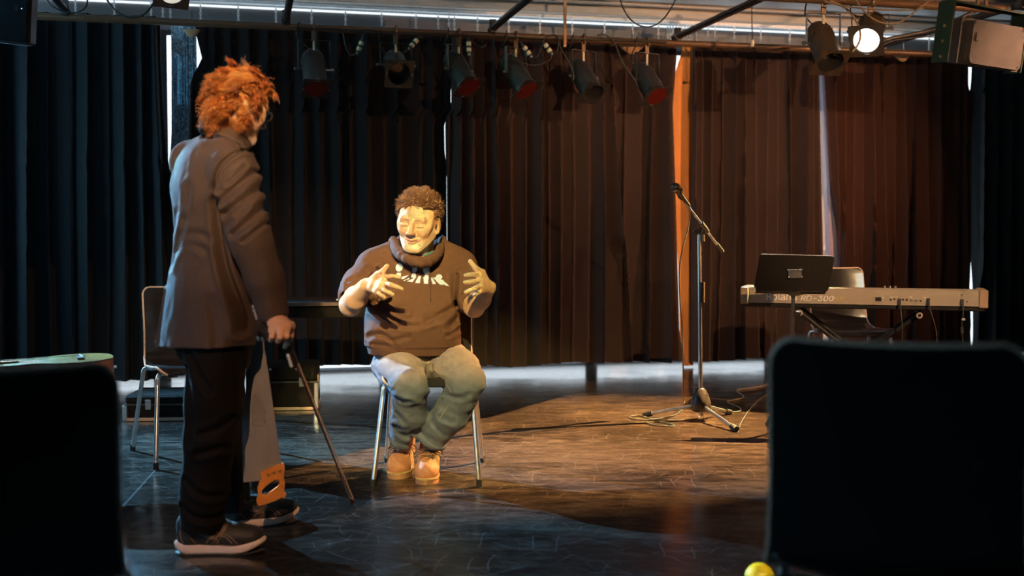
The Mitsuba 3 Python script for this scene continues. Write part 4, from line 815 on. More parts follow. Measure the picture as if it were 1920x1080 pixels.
# trunk and legs under the clothes
V.loft([at(780, 655, 5.15)[2], at(776, 600, 5.15)[2], at(776, 540, 5.2)[2], at(780, 495, 5.2)[2]], [at(790, 655, 5.18)[:2], at(776, 600, 5.16)[:2], at(776, 540, 5.2)[:2], at(782, 495, 5.2)[:2]], [.165, .175, .165, .14], [.12, .13, .11, .08], 0, .03)
V.cone(at(712, 498, 5.2), at(850, 498, 5.2), .05, .05, .04)
SLp, SRp = at(700, 500, 5.2), at(862, 500, 5.2); EL, ER = at(657, 571, 4.985), at(889, 574, 4.99); WL, WR = at(686, 535, 4.80), at(917, 539, 4.82)
V.path([SLp, EL], [.05, .046], .03).path([SRp, ER], [.05, .044], .03)
V.path([EL, EL + (WL - EL) * .35, WL], [.043, .047, .0315], .03).path([ER, ER + (WR - ER) * .4, WR], [.042, .044, .031], .03)
V.ell(EL + A(0, .01, -.012), (.036, .036, .036), .02).ell(ER + A(0, .01, -.012), (.035, .035, .035), .02)
for h_, kn, an, r in ((at(748, 680, 5.16), at(768, 722, 4.88), at(757, 838, 5.12), .06), (at(836, 676, 5.16), at(878, 716, 4.90), at(805, 843, 5.08), .06)):
    V.path([h_, kn, an], [.075, .055, .038], .03)
# image-left hand, back of the hand up and to the camera
def hand(V, w, kn, tips, th, rp=.0135):
    """w wrist; kn four knuckles from index to little finger; tips: for each finger [mid joint, last joint, tip]; th: [root, joint, tip] of the thumb"""
    for i, q in enumerate(kn): V.cone(w + (q - w) * .12, q, .0175, rp, .012)
    for a, b in zip(kn[:-1], kn[1:]): V.cone(a, b, rp * .95, rp * .95, .012); V.cone((a + w) / 2, (b + w) / 2, .0165, .0165, .012)
    for q, t, r in zip(kn, tips, (.0098, .0102, .0097, .0086)): finger(V, [q] + list(t), r * 1.12, r * .86)
    V.cone(w + (th[0] - w) * .15, th[0], .017, .0150, .012); finger(V, th, .0145, .0098, .006)
wl = WL
knL = [at(720.5, 520, 4.735), at(719, 530, 4.715), at(714, 539, 4.71), at(707, 546.5, 4.725)]
tipL = [[at(733, 518, 4.70), at(742, 518.5, 4.69), at(750, 520.5, 4.69)], [at(733, 534, 4.672), at(744, 538, 4.655), at(753.5, 542, 4.65)], [at(722, 545, 4.675), at(730, 548.5, 4.662), at(737, 552, 4.66)], [at(712, 551.5, 4.70), at(717, 554.5, 4.69), at(721.5, 557.5, 4.69)]]
hand(V, wl, knL, tipL, [at(708, 515, 4.755), at(718, 508.5, 4.73), at(726, 498.5, 4.72)])
knR = [at(898, 515.5, 4.75), at(900, 526, 4.735), at(901, 535.5, 4.735), at(904, 543, 4.75)]
tipR = [[at(888, 514.5, 4.71), at(880, 515, 4.695), at(872.5, 516, 4.69)], [at(888, 528, 4.69), at(880, 528.8, 4.675), at(872, 529.5, 4.67)], [at(890, 541, 4.70), at(881, 545, 4.69), at(873, 548, 4.69)], [at(897, 549, 4.72), at(892, 552, 4.71), at(888, 553, 4.72)]]
hand(V, WR, knR, tipR, [at(904, 511, 4.77), at(892, 503, 4.745), at(882, 490, 4.735)])
m = largest(V.mesh()); scene[ps + '__body'] = mikit.ply(m, 'skin', smooth=True, color=skin_colors(m.vertices, H1, HS1, wx=WX1)); BODY1 = m; V = None
# hoodie
V = Vol((-.86, 4.78, .52), (-.05, 5.50, 1.14), .004)
zz = lambda *q: [at(*w)[2] for w in q]; xy = lambda *q: [at(*w)[:2] for w in q]
L_ = [(775, 664, 5.16), (774, 640, 5.15), (773, 610, 5.14), (775, 570, 5.17), (778, 530, 5.2), (780, 500, 5.21), (783, 470, 5.22)]
V.loft(zz(*L_), xy(*L_), [.212, .222, .220, .216, .212, .185, .10], [.165, .180, .188, .165, .150, .125, .08], 0, .03, e=2.4)
V.cone(at(716, 492, 5.21), at(848, 492, 5.21), .070, .070, .04)
V.cone(at(740, 476, 5.22), at(700, 500, 5.2), .065, .074, .03).cone(at(826, 474, 5.22), at(862, 498, 5.2), .065, .074, .03)
V.path([at(700, 502, 5.2), at(676, 535, 5.10), at(664, 552, 5.03)], [.078, .080, .073], .03)
V.path([at(862, 500, 5.2), at(880, 535, 5.10), at(886, 560, 5.035)], [.075, .076, .068], .03)
dl = EL - SLp; dl /= np.linalg.norm(dl); dr_ = ER - SRp; dr_ /= np.linalg.norm(dr_)
for c_, d_, r_ in ((at(668, 545, 5.06), dl, .080), (at(663.5, 553.5, 5.022), dl, .074), (at(885, 553, 5.055), dr_, .074), (at(887, 563, 5.02), dr_, .070)):
    V.put(c_ - .1, c_ + .1, (lambda c_, d_, r_: lambda x, y, z: (lambda t, q: np.sqrt((np.sqrt(np.maximum(q - t * t, 0)) - r_ + .012) ** 2 + t * t) - .011)((x - c_[0]) * d_[0] + (y - c_[1]) * d_[1] + (z - c_[2]) * d_[2], (x - c_[0]) ** 2 + (y - c_[1]) ** 2 + (z - c_[2]) ** 2))(c_, d_, r_), .010)
V.cone(at(664, 551, 5.03), at(650, 580, 4.92), .052, .052, .006, 'sub').cone(at(886, 560, 5.035), at(893, 590, 4.93), .050, .050, .006, 'sub')
V.cone(at(787, 478, 5.16), HL(0, .01, 0), .078, .085, .006, 'sub')
V.crease([[(690, 505, 5.1), (672, 525, 5.0), (655, 540, 5)], [(700, 515, 5.1), (690, 535, 5)], [(668, 520, 5.0), (652, 530, 5.0)]], .010, .007)
V.crease([[(705, 570, 5.0), (740, 590, 4.98), (765, 588, 4.97)], [(800, 600, 4.98), (830, 590, 5.0), (855, 575, 5.05)], [(845, 612, 5.0), (860, 590, 5.02)]], .016, .012)
V.crease([[(720, 612, 4.96), (745, 610, 4.95), (775, 612, 4.95), (805, 604, 4.95)], [(690, 632, 5.0), (715, 628, 4.97), (735, 640, 4.96)], [(735, 640, 4.96), (765, 632, 4.95)], [(840, 630, 4.98), (862, 618, 5.05)], [(700, 648, 5.0), (740, 650, 4.97)]], .011, .006)
V.crease([[(706, 505, 5.05), (712, 530, 5.04), (712, 560, 5.04)], [(858, 515, 5.1), (856, 540, 5.06), (856, 575, 5.06)]], .007, .012)
V.disp(lambda x, y, z: .006 * (meshkit.fbm(np.stack([x * 9, y * 9, z * 14], -1), 3) - .5) + .006 * np.clip((at(776, 648, 5.1)[2] - z) / .006, 0, 1))
HOOD = largest(V.mesh()); part(ps, 'hoodie', HOOD, 'fleece_brown', True)
V = Vol((-.70, 4.86, .85), (-.14, 5.48, 1.20), .0035)
hp = [at(736, 452, 5.24), at(742, 468, 5.12), at(764, 486, 5.01), at(787, 493, 4.99), at(808, 487, 5.02), at(824, 470, 5.12), at(830, 450, 5.24)]
hs = spline(hp, 18); V.path(hs, np.full(18, .019), .012); V.path(hs + A(0, .028, .008), np.full(18, .016), .012)
for i in range(0, 17): V.cone(hs[i] + A(0, .02, -.01), hs[i] * .6 + at(783, 466, 5.32) * .4 + A(0, .03, -.02), .018, .026, .015)
V.ell(at(783, 462, 5.345), (.115, .055, .085), .03).cone(at(745, 470, 5.3), at(822, 468, 5.3), .05, .05, .03)
V.cone(at(787, 482, 5.12), HL(0, .01, .02), .068, .090, .006, 'sub')
V.disp(lambda x, y, z: .006 * (meshkit.fbm(np.stack([x * 14, y * 14, z * 20], -1), 2) - .5))
part(ps, 'hood', largest(V.mesh()), 'fleece_brown', True)
part(ps, 'undershirt', tube(spline([at(812, 474, 5.09), at(806, 478, 5.06), at(797, 482, 5.04)], 10), .012, 8), 'tee_blue', 60, label='sliver of a blue shirt at the neck')
for pts in ([(767, 484, 4.99), (767, 495, 4.99), (768, 508, 4.98), (766, 520, 4.98)], [(800, 484, 4.99), (803, 505, 4.98), (805, 535, 4.98), (806, 562, 4.98)]):
    q = spline([at(*w) for w in pts], 24); q = project(q, HOOD, lift=.004); part(ps, 'drawstring', tube(q, .0032, 6), 'rib_brown', 60); 
    part(ps, 'string_tip', rod(q[-1], q[-1] + A(0, 0, -.014), .0036, 6), 'cream_tape' if len(pts) > 9 else 'gun_metal')
# chest print: a plain row of discs over slanting bars
def chest(poly):
    """polygon in image columns and rows -> thin raised print following the chest"""
    t = trimesh.creation.extrude_polygon(Polygon(poly) if isinstance(poly, list) else poly, .1, engine='earcut').subdivide_to_size(3.0); 
    b = t.vertices[:, 2] < .05; q = np.array([at(u, v, 4.96) for u, v in t.vertices[:, :2]]); q = project(q, HOOD, lift=.0008); q[~b] -= A(0, .0014, 0); f = trimesh.Trimesh(q, t.faces, process=False); return f
for cx, cy, rx, ry in ((743, 503, 7, 8), (772, 506, 6, 7), (796, 508, 7, 8), (820, 521, 6, 5)): part(ps, 'print_disc', chest(affinity.scale(Point(cx, cy).buffer(1, quad_segs=7), rx, ry)), 'print', 40)
for q in ([(739, 513), (747, 513), (748, 521), (738, 521)], [(768, 514), (775, 514), (777, 522), (766, 522)], [(793, 517), (800, 517), (801, 525), (792, 525)]): part(ps, 'print_block', chest(q), 'print', 40)
for q in ([(748, 521), (763, 517), (753, 525), (744, 526)], [(754, 527), (768, 520), (764, 525), (752, 529)], [(764, 527), (778, 519), (770, 531), (759, 529)], [(781, 519), (786, 519), (784, 533), (775, 532)], [(790, 521), (800, 521), (800, 534), (792, 534)], [(804, 522), (807, 522), (815, 534), (808, 535)], [(808, 522), (814, 522), (830, 536), (822, 536)], [(817, 525), (826, 526), (840, 539), (833, 538)]): part(ps, 'print_bar', chest(q), 'print', 40)
# jeans
V = Vol((-.80, 4.70, .12), (-.05, 5.48, .66), .004)
V.ell(at(788, 678, 5.20), (.205, .15, .105), .03); hl, hr = at(738, 684, 5.16), at(842, 680, 5.16); kl, kr = at(769, 723, 4.885), at(876, 716, 4.905)
V.path([hl, hl * .5 + kl * .5 + A(0, 0, .006), kl], [.102, .098, .078], .03).path([hr, hr * .5 + kr * .5 + A(0, 0, .006), kr], [.102, .098, .080], .03)
V.path([kl, at(767, 775, 4.99), at(758, 820, 5.09)], [.078, .077, .070], .025).path([kr, at(846, 775, 4.97), at(808, 822, 5.05)], [.080, .077, .066], .025)
for c_, d_ in ((at(758, 820, 5.09), at(758, 820, 5.09) - at(767, 775, 4.99)), (at(808, 822, 5.05), at(808, 822, 5.05) - at(846, 775, 4.97))):
    d_ = d_ / np.linalg.norm(d_); V.put(c_ - .13, c_ + .13, (lambda c_, d_: lambda x, y, z: np.maximum(np.sqrt((x - c_[0]) ** 2 + (y - c_[1]) ** 2 + (z - c_[2]) ** 2) - .11, -((x - c_[0]) * d_[0] + (y - c_[1]) * d_[1] + (z - c_[2]) * d_[2])))(c_, d_), .004, 'sub'); V.cone(c_ - d_ * .06, c_ + d_ * .02, .048, .048, .006, 'sub')
    for o_ in (.006, .018): cc = c_ - d_ * o_; V.put(cc - .1, cc + .1, (lambda c_, d_: lambda x, y, z: (lambda t, q: np.sqrt((np.sqrt(np.maximum(q - t * t, 0)) - .066) ** 2 + t * t) - .008)((x - c_[0]) * d_[0] + (y - c_[1]) * d_[1] + (z - c_[2]) * d_[2], (x - c_[0]) ** 2 + (y - c_[1]) ** 2 + (z - c_[2]) ** 2))(cc, d_), .006)
V.crease([[(800, 660, 5.0), (802, 672, 5.0), (806, 690, 5.0)], [(806, 690, 5.0), (800, 705, 4.95), (806, 720, 4.95)], [(700, 690, 5.1), (715, 702, 5.02), (735, 712, 4.95)], [(712, 706, 5.0), (728, 722, 4.93), (740, 730, 4.88)], [(735, 735, 4.88), (750, 748, 4.87), (770, 752, 4.86)]], .010, .0045)
V.crease([[(815, 668, 5.0), (835, 660, 5.05)], [(820, 680, 4.98), (840, 674, 5.0), (850, 680, 5.0)], [(826, 692, 4.95), (848, 694, 4.95)], [(838, 742, 4.88), (860, 745, 4.87), (878, 738, 4.86)], [(835, 750, 4.9), (855, 758, 4.88)], [(828, 780, 4.95), (850, 790, 4.92)], [(815, 792, 5.0), (832, 812, 4.98)], [(745, 775, 4.93), (760, 790, 4.95)], [(742, 800, 4.98), (756, 815, 5.0), (775, 812, 5.0)], [(740, 785, 4.95), (748, 800, 4.98)]], .012, .0045)
V.disp(lambda x, y, z: .013 * (meshkit.fbm(np.stack([x * 10, y * 10, z * 15], -1), 3) - .5) + .010 * (meshkit.noise(np.stack([x * 9, y * 9, z * 32 + x * 14], -1), 4) - .5) * np.clip((.50 - z) / .06, 0, 1))
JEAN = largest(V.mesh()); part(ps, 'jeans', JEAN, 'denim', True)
for pts in ([(807, 688, 4.95), (822, 702, 4.95), (838, 716, 4.95), (847, 732, 4.93)], [(842, 755, 4.93), (834, 768, 4.95), (826, 780, 4.97)], [(797, 657, 5.0), (800, 670, 5.0), (804, 684, 5.0)]):
    q = project(spline([at(*w) for w in pts], 20), JEAN, lift=.0012); part(ps, 'seam', tube(q, .0016, 5), 'stitch', 60)
# boots
def boot(heel, toe, lab):
    d = toe - heel; L = np.linalg.norm(d); yaw = math.atan2(d[1], d[0]); M = rotz(yaw, A(heel[0], heel[1], 0)); W = lambda *q: (M @ np.r_[q, 1.])[:3]
    out = spline([(-.005, 0, 0), (.01, .034, 0), (.08, .036, 0), (.17, .050, 0), (.235, .050, 0), (.285, .030, 0), (.30, 0, 0), (.285, -.030, 0), (.235, -.048, 0), (.17, -.046, 0), (.08, -.035, 0), (.01, -.033, 0), (-.005, 0, 0)], 60)[:-1, :2] * L / .30
    k = numbered(ps + '__boot'); lo = np.min([W(x, y, 0) for x, y in out], 0) - .02; hi = np.max([W(x, y, 0) for x, y in out], 0) + .02; hi[2] = .24; lo[2] = -.01
    V = Vol(lo, hi, .003); s = L / .30
    V.path([W(.045, 0, .05), W(.05, 0, .12), W(.06, 0, .175)], [.040, .044, .047], .02); V.path([W(.06, 0, .08), W(.13, 0, .07), W(.20, 0, .055), W(.243 * s, 0, .050)], [.045, .046, .046, .042], .02)
    V.ell(W(.225 * s, .0, .050), (.062, .050, .040), .02, R=M[:3, :3]).cone(W(.03, 0, .035), W(.22, 0, .035), .036, .044, .02); V.cut((0, 0, -1), (0, 0, .022)); V.cone(W(.06, 0, .15), W(.06, 0, .26), .036, .04, .004, 'sub')
    for x in (.165, .185, .205): q0, q1 = W(x, .04, .09), W(x + .004, -.04, .09); V.put(np.minimum(q0, q1) - .03, np.maximum(q0, q1) + .03, (lambda a, b: lambda x, y, z: .0035 * np.exp(-((((x - a[0]) * d[0] + (y - a[1]) * d[1]) / L) / .004) ** 2) * (z > .06))(q0, q1), 0, 'disp')
    up = largest(V.mesh()); scene[k] = mikit.ply(up, 'boot_tan', smooth=True); labels[k] = {'label': lab}
    P = Polygon([W(x, y, 0)[:2] for x, y in out]); part(k, 'sole', ext(P.buffer(.003), .026), 'boot_sole', 30); part(k, 'welt', ext(P.buffer(.006), .006, np.array([[1, 0, 0, 0], [0, 1, 0, 0], [0, 0, 1, .022], [0, 0, 0, 1.]])), 'stitch', 30)
    g = []
    for i in range(4):
        x = .118 + .021 * i; g.append(tube(project(spline([W(x, -.03, .2), W(x + .008, 0, .2), W(x, .03, .2)], 9), up, (0, 0, -1), .1, .002), .0022, 5)); g.append(tube(project(spline([W(x, -.028, .2), W(x + .012, 0, .2), W(x + .020, .028, .2)], 9), up, (0, 0, -1), .1, .002), .0022, 5))
    for s_ in (-1, 1): g.append(tube(spline([W(.13, s_ * .012, .112), W(.14, s_ * .045, .118), W(.125, s_ * .066, .105), W(.11, s_ * .055, .118), W(.128, s_ * .012, .114)], 16), .0022, 5)); g.append(tube(spline([W(.13, s_ * .012, .112), W(.15, s_ * .055, .10), W(.155, s_ * .060, .07)], 10), .0022, 5))
    part(k, 'laces', cat(g), 'lace_brown', 60, kind='stuff')
t1, t2 = floor_at(742, 899), floor_at(797, 910); boot(A(t1[0] + .022, t1[1] + .295, 0), t1, 'tan leather work boot on the image left, laced'); boot(A(t2[0] + .005, t2[1] + .29, 0), t2, 'tan leather work boot nearer the hall, laced')
# hair: short tufts swept up and back
rng = np.random.default_rng(4)
def scalp(n, M, sc, keep, rng):
    u = rng.normal(size=(n, 3)); u /= np.linalg.norm(u, axis=1, keepdims=True); q = u * A(.077, .097, .099) + A(0, .014, .035); k = keep(q); return q[k], u[k]
q, u = scalp(11000, H1, HS1, lambda q: (q[:, 2] > .035 + .75 * np.clip(-q[:, 1], 0, .07) + .0 * q[:, 0]) & (q[:, 2] + .55 * np.clip(-q[:, 1] - .01, 0, 1) * 0 > np.where(q[:, 1] < -.02, .066 + .022 * meshkit.noise(np.c_[q[:, 0] * 55, q[:, 1] * 20, q[:, 2] * 0], 3) + .10 * np.abs(q[:, 0] - .01), .0)) | ((q[:, 1] > .03) & (q[:, 2] > -.03) & (np.abs(q[:, 0]) > .04)) | ((np.abs(q[:, 0]) > .055) & (q[:, 1] > -.030) & (q[:, 2] > .028)), rng)
N = len(q); S = 7; cl = rng.normal(size=(220, 3)); cl /= np.linalg.norm(cl, axis=1, keepdims=True); ci = np.argmax(u @ cl.T, 1); cd = rng.normal(size=(220, 3)) * .75
dirs = u * .75 + A(0, .35, .45) + cd[ci] + rng.normal(size=(N, 3)) * .22; dirs /= np.linalg.norm(dirs, axis=1, keepdims=True); ln = rng.uniform(.016, .034, N) * np.where(q[:, 2] > .07, 1.15, .75)
tt = np.linspace(0, 1, S)[None, :, None]; sid = np.cross(dirs, rng.normal(size=(N, 3))); sid /= np.linalg.norm(sid, axis=1, keepdims=True)
P = q[:, None] + (u[:, None] * .4 * (1 - tt) * 1.0 + dirs[:, None] * (.6 + .4 * tt)) * ln[:, None, None] * tt + sid[:, None] * (ln[:, None, None] * .3 * tt ** 2)
P = (np.c_[P.reshape(-1, 3) * HS1 * A(WX1, 1, 1), np.ones(N * S)] @ H1.T)[:, :3].reshape(N, S, 3)
part(ps, 'hair', strands(P, np.linspace(.0017, .0006, S)[None] * np.ones((N, 1)), 3), 'hair_brown', True)
# ------------------------------------------------------------------ the standing man
pt = thing('person', 'standing man with wavy red hair in a dark suit jacket, seen from behind', 'person')
HD = math.radians(35); FW, LT = A(math.cos(HD), math.sin(HD), 0), A(math.sin(HD), -math.cos(HD), 0)       # where he faces, his right
HS2 = .93
# the head looks towards the seated man and down: face along FW turned a little further
fa = math.radians(90 + 46)
H2 = rotz(fa, at(449, 200, 3.84)) @ rotx(math.radians(20)) @ roty(math.radians(0))
G = lambda *q: (H2 @ np.r_[np.array(q, float) * HS2, 1])[:3]
V = Vol((-1.42, 3.42, .02), (-.68, 4.36, 1.76), .003)
add_head(V, H2, HS2)
nb2 = at(416, 262, 3.83); V.cone(G(0, .035, -.05), nb2 + A(.02, .01, 0), .050, .046, .03).cone(G(0, -.01, -.085), at(432, 268, 3.86), .035, .045, .03)
V.loft(zz((404, 290, 3.84), (401, 400, 3.84), (396, 520, 3.84), (396, 640, 3.84)), xy((404, 290, 3.84), (401, 400, 3.84), (396, 520, 3.84), (396, 640, 3.84)), [.07, .14, .145, .145], [.035, .07, .08, .085], HD - math.pi / 2, .03); RS, LS = at(436, 312, 3.66), at(360, 300, 3.99)
V.cone(RS, LS, .05, .05, .04)
RE, RW = at(474, 458, 3.60), at(513, 592, 3.61); LE, LW = at(405, 455, 4.14), at(468, 588, 4.02)
V.path([RS, RE, RW], [.048, .038, .028], .03).path([LS, LE, LW], [.048, .038, .028], .03)
hipn, hipf = at(408, 650, 3.75), at(398, 650, 3.92); kn, kf_ = at(396, 822, 3.76), at(416, 805, 3.98); an, af = at(375, 985, 3.82), at(433, 942, 4.10)
V.path([hipn, kn, an], [.07, .05, .035], .03).path([hipf, kf_, af], [.07, .05, .035], .03)
# right hand: hangs from the cuff, fingers closed on the bow's frog
knR2 = [at(545.5, 611, 3.585), at(538, 614, 3.55), at(526, 617, 3.535), at(511, 619, 3.54)]
tipR2 = [[at(545, 628, 3.575), at(542, 640, 3.585), at(535, 650, 3.60)], [at(537, 630, 3.53), at(533, 637, 3.55), at(529, 634, 3.575)], [at(525, 632, 3.515), at(522, 639, 3.535), at(519, 635, 3.56)], [at(510, 631, 3.52), at(508, 637, 3.54), at(508, 633, 3.565)]]
hand(V, RW, knR2, tipR2, [at(527, 610, 3.63), at(535, 626, 3.635), at(540, 640, 3.625)], .0125)
# left hand holds the saw's tip
knL2 = [at(480, 610, 4.00), at(484, 616, 3.985), at(484, 624, 3.97), at(481, 632, 3.965)]
tipL2 = [[at(490, 614, 3.97), at(494, 622, 3.955), at(490, 628, 3.955)], [at(493, 620, 3.955), at(496, 628, 3.94), at(491, 633, 3.94)], [at(493, 627, 3.94), at(495, 634, 3.93), at(490, 638, 3.93)], [at(489, 635, 3.935), at(491, 641, 3.93), at(486, 643, 3.93)]]
hand(V, LW, knL2, tipL2, [at(474, 608, 3.985), at(483, 620, 3.935), at(490, 630, 3.925)], .0125)
m = largest(V.mesh()); scene[pt + '__body'] = mikit.ply(m, 'skin', smooth=True, color=skin_colors(m.vertices, H2, HS2)); V = None
# jacket
V = Vol((-1.48, 3.42, .66), (-.68, 4.32, 1.56), .004)
J = [(388, 652, 3.83), (390, 600, 3.83), (394, 540, 3.83), (401, 470, 3.83), (404, 410, 3.83), (400, 350, 3.83), (400, 310, 3.83), (404, 280, 3.83), (410, 262, 3.83)]
V.loft(zz(*J), xy(*J), [.232, .222, .208, .196, .202, .208, .196, .14, .07], [.150, .142, .132, .120, .124, .126, .108, .085, .06], HD - math.pi / 2, .03, e=2.2)
V.cone(RS + A(0, 0, -.005), LS + A(0, 0, -.005), .056, .056, .05).cone(at(425, 275, 3.75), RS, .045, .060, .03).cone(at(395, 272, 3.9), LS, .045, .060, .03)
V.path([RS + A(.004, 0, -.012), RE + A(-.002, 0, 0), RE * .5 + RW * .5 + A(.004, 0, 0), at(511, 585, 3.61)], [.076, .066, .060, .050], .022)
V.path([LS + A(-.004, 0, -.012), LE, at(462, 575, 4.03)], [.074, .062, .050], .022)
V.cone(at(509, 578, 3.61), at(520, 612, 3.61), .040, .042, .005, 'sub').cone(at(458, 567, 4.04), at(474, 600, 4.01), .038, .042, .005, 'sub')
V.cut(-A(0, 0, 1) + .06 * LT, at(392, 648, 3.83), .006)
# collar: a rolled band round the neck
cn = at(418, 260, 3.83); cr = [cn + FW * (.078 * math.cos(t) + .008) + LT * .076 * math.sin(t) + A(0, 0, .004 - .034 * math.cos(t)) for t in np.linspace(.5, 2 * math.pi - .5, 22)]
V.path(cr, np.full(22, .009), .012).path([q + A(0, 0, .016) - (q - cn) * A(.12, .12, 0) for q in cr], np.full(22, .0085), .012).path([q + A(0, 0, .030) - (q - cn) * A(.22, .22, 0) for q in cr], np.full(22, .008), .012)
V.cone(cn + A(0, 0, -.05), G(0, .02, 0), .050, .064, .006, 'sub')
V.crease([[(384, 254, 3.7), (412, 258, 3.7), (440, 268, 3.7), (460, 285, 3.7)]], .006, .008)                                                     # under the collar
V.crease([[(470, 277, 3.6), (440, 288, 3.6), (420, 310, 3.62), (410, 340, 3.65), (409, 372, 3.68)]], .007, .010)                   # armhole seam
V.crease([[(414, 378, 3.6), (440, 352, 3.57), (466, 322, 3.56)], [(424, 402, 3.6), (452, 380, 3.57), (484, 346, 3.56)], [(440, 440, 3.58), (466, 414, 3.55), (488, 384, 3.55)]], .011, .009)
V.crease([[(430, 345, 3.6), (445, 325, 3.57), (456, 310, 3.57)], [(446, 402, 3.57), (462, 388, 3.55)], [(462, 452, 3.58), (478, 436, 3.55), (493, 420, 3.55)]], .007, .006)
V.crease([[(410, 380, 3.68), (414, 430, 3.68), (424, 500, 3.68), (440, 560, 3.66), (452, 620, 3.66)]], .014, .018)
V.crease([[(345, 445, 3.72), (375, 440, 3.70), (400, 448, 3.70)], [(340, 462, 3.72), (365, 458, 3.70), (390, 470, 3.70)], [(330, 470, 3.75), (340, 440, 3.74), (348, 412, 3.74)], [(322, 430, 3.8), (330, 400, 3.78)], [(320, 500, 3.82), (328, 470, 3.78), (335, 440, 3.75)], [(350, 380, 3.71), (356, 350, 3.71)], [(400, 560, 3.69), (410, 600, 3.69), (414, 640, 3.69)]], .013, .0042)
V.crease([[(306, 545, 3.86), (300, 590, 3.86), (294, 636, 3.86)]], .006, .012)                                                     # vent
V.disp(lambda x, y, z: .009 * (meshkit.fbm(np.stack([x * 8, y * 8, z * 6], -1), 3) - .5) + .004 * (meshkit.noise(np.stack([x * 26, y * 26, z * 14], -1)) - .5))
JK = largest(V.mesh()); part(pt, 'jacket', JK, 'suit_cloth', True); V = None
bt = project([at(476, 575, 3.6), at(477.5, 583, 3.6), at(480, 590, 3.6), at(482.5, 596, 3.6)], JK, lift=.002)
for q in bt: part(pt, 'cuff_button', X(lathe([(0, -.001), (.0062, -.001), (.0065, .002), (.003, .0035), (0, .0035)], 14), frame(z=(0.2, -1, .3), x=(1, 0, 0), o=q)), 'chrome', 40)
for q in (at(507, 460, 3.78), at(511, 515, 3.78)):
    w = project([q], JK, (-1, .0, 0), .25, .002)[0]; part(pt, 'front_button', X(lathe([(0, -.001), (.008, -.001), (.0085, .003), (.003, .0045), (0, .0045)], 14), frame(z=(1, -.25, .1), x=(0, 0, 1), o=w)), 'chrome', 40)
# trousers
V = Vol((-1.40, 3.52, .05), (-.80, 4.32, .86), .004)
V.ell(at(402, 640, 3.83), (.165, .13, .11), .03, R=rotz(HD - math.pi / 2))
V.path([hipn, hipn * .4 + kn * .6, kn, kn * .4 + an * .6, at(377, 992, 3.82)], [.102, .092, .084, .078, .076], .03).path([hipf, hipf * .4 + kf_ * .6, kf_, at(436, 952, 4.09)], [.100, .088, .078, .070], .03)
V.cut((0, 0, -1), (0, 0, .085)); V.cone(at(375, 996, 3.82), at(373, 1040, 3.82), .05, .06, .005, 'sub').cone(at(435, 955, 4.09), at(438, 1000, 4.09), .05, .06, .005, 'sub')
V.crease([[(352, 690, 3.72), (360, 760, 3.70), (356, 830, 3.70)], [(440, 780, 3.75), (415, 800, 3.72), (380, 812, 3.70)], [(436, 830, 3.8), (410, 838, 3.72), (375, 850, 3.70)], [(352, 900, 3.74), (375, 925, 3.72), (410, 930, 3.74)], [(345, 950, 3.76), (375, 972, 3.74), (415, 970, 3.76)], [(365, 660, 3.74), (380, 700, 3.70), (400, 730, 3.7)]], .012, .008)
V.disp(lambda x, y, z: .014 * (meshkit.fbm(np.stack([x * 9, y * 9, z * 5], -1), 3) - .5))
part(pt, 'trousers', largest(V.mesh()), 'trouser_black', True); V = None
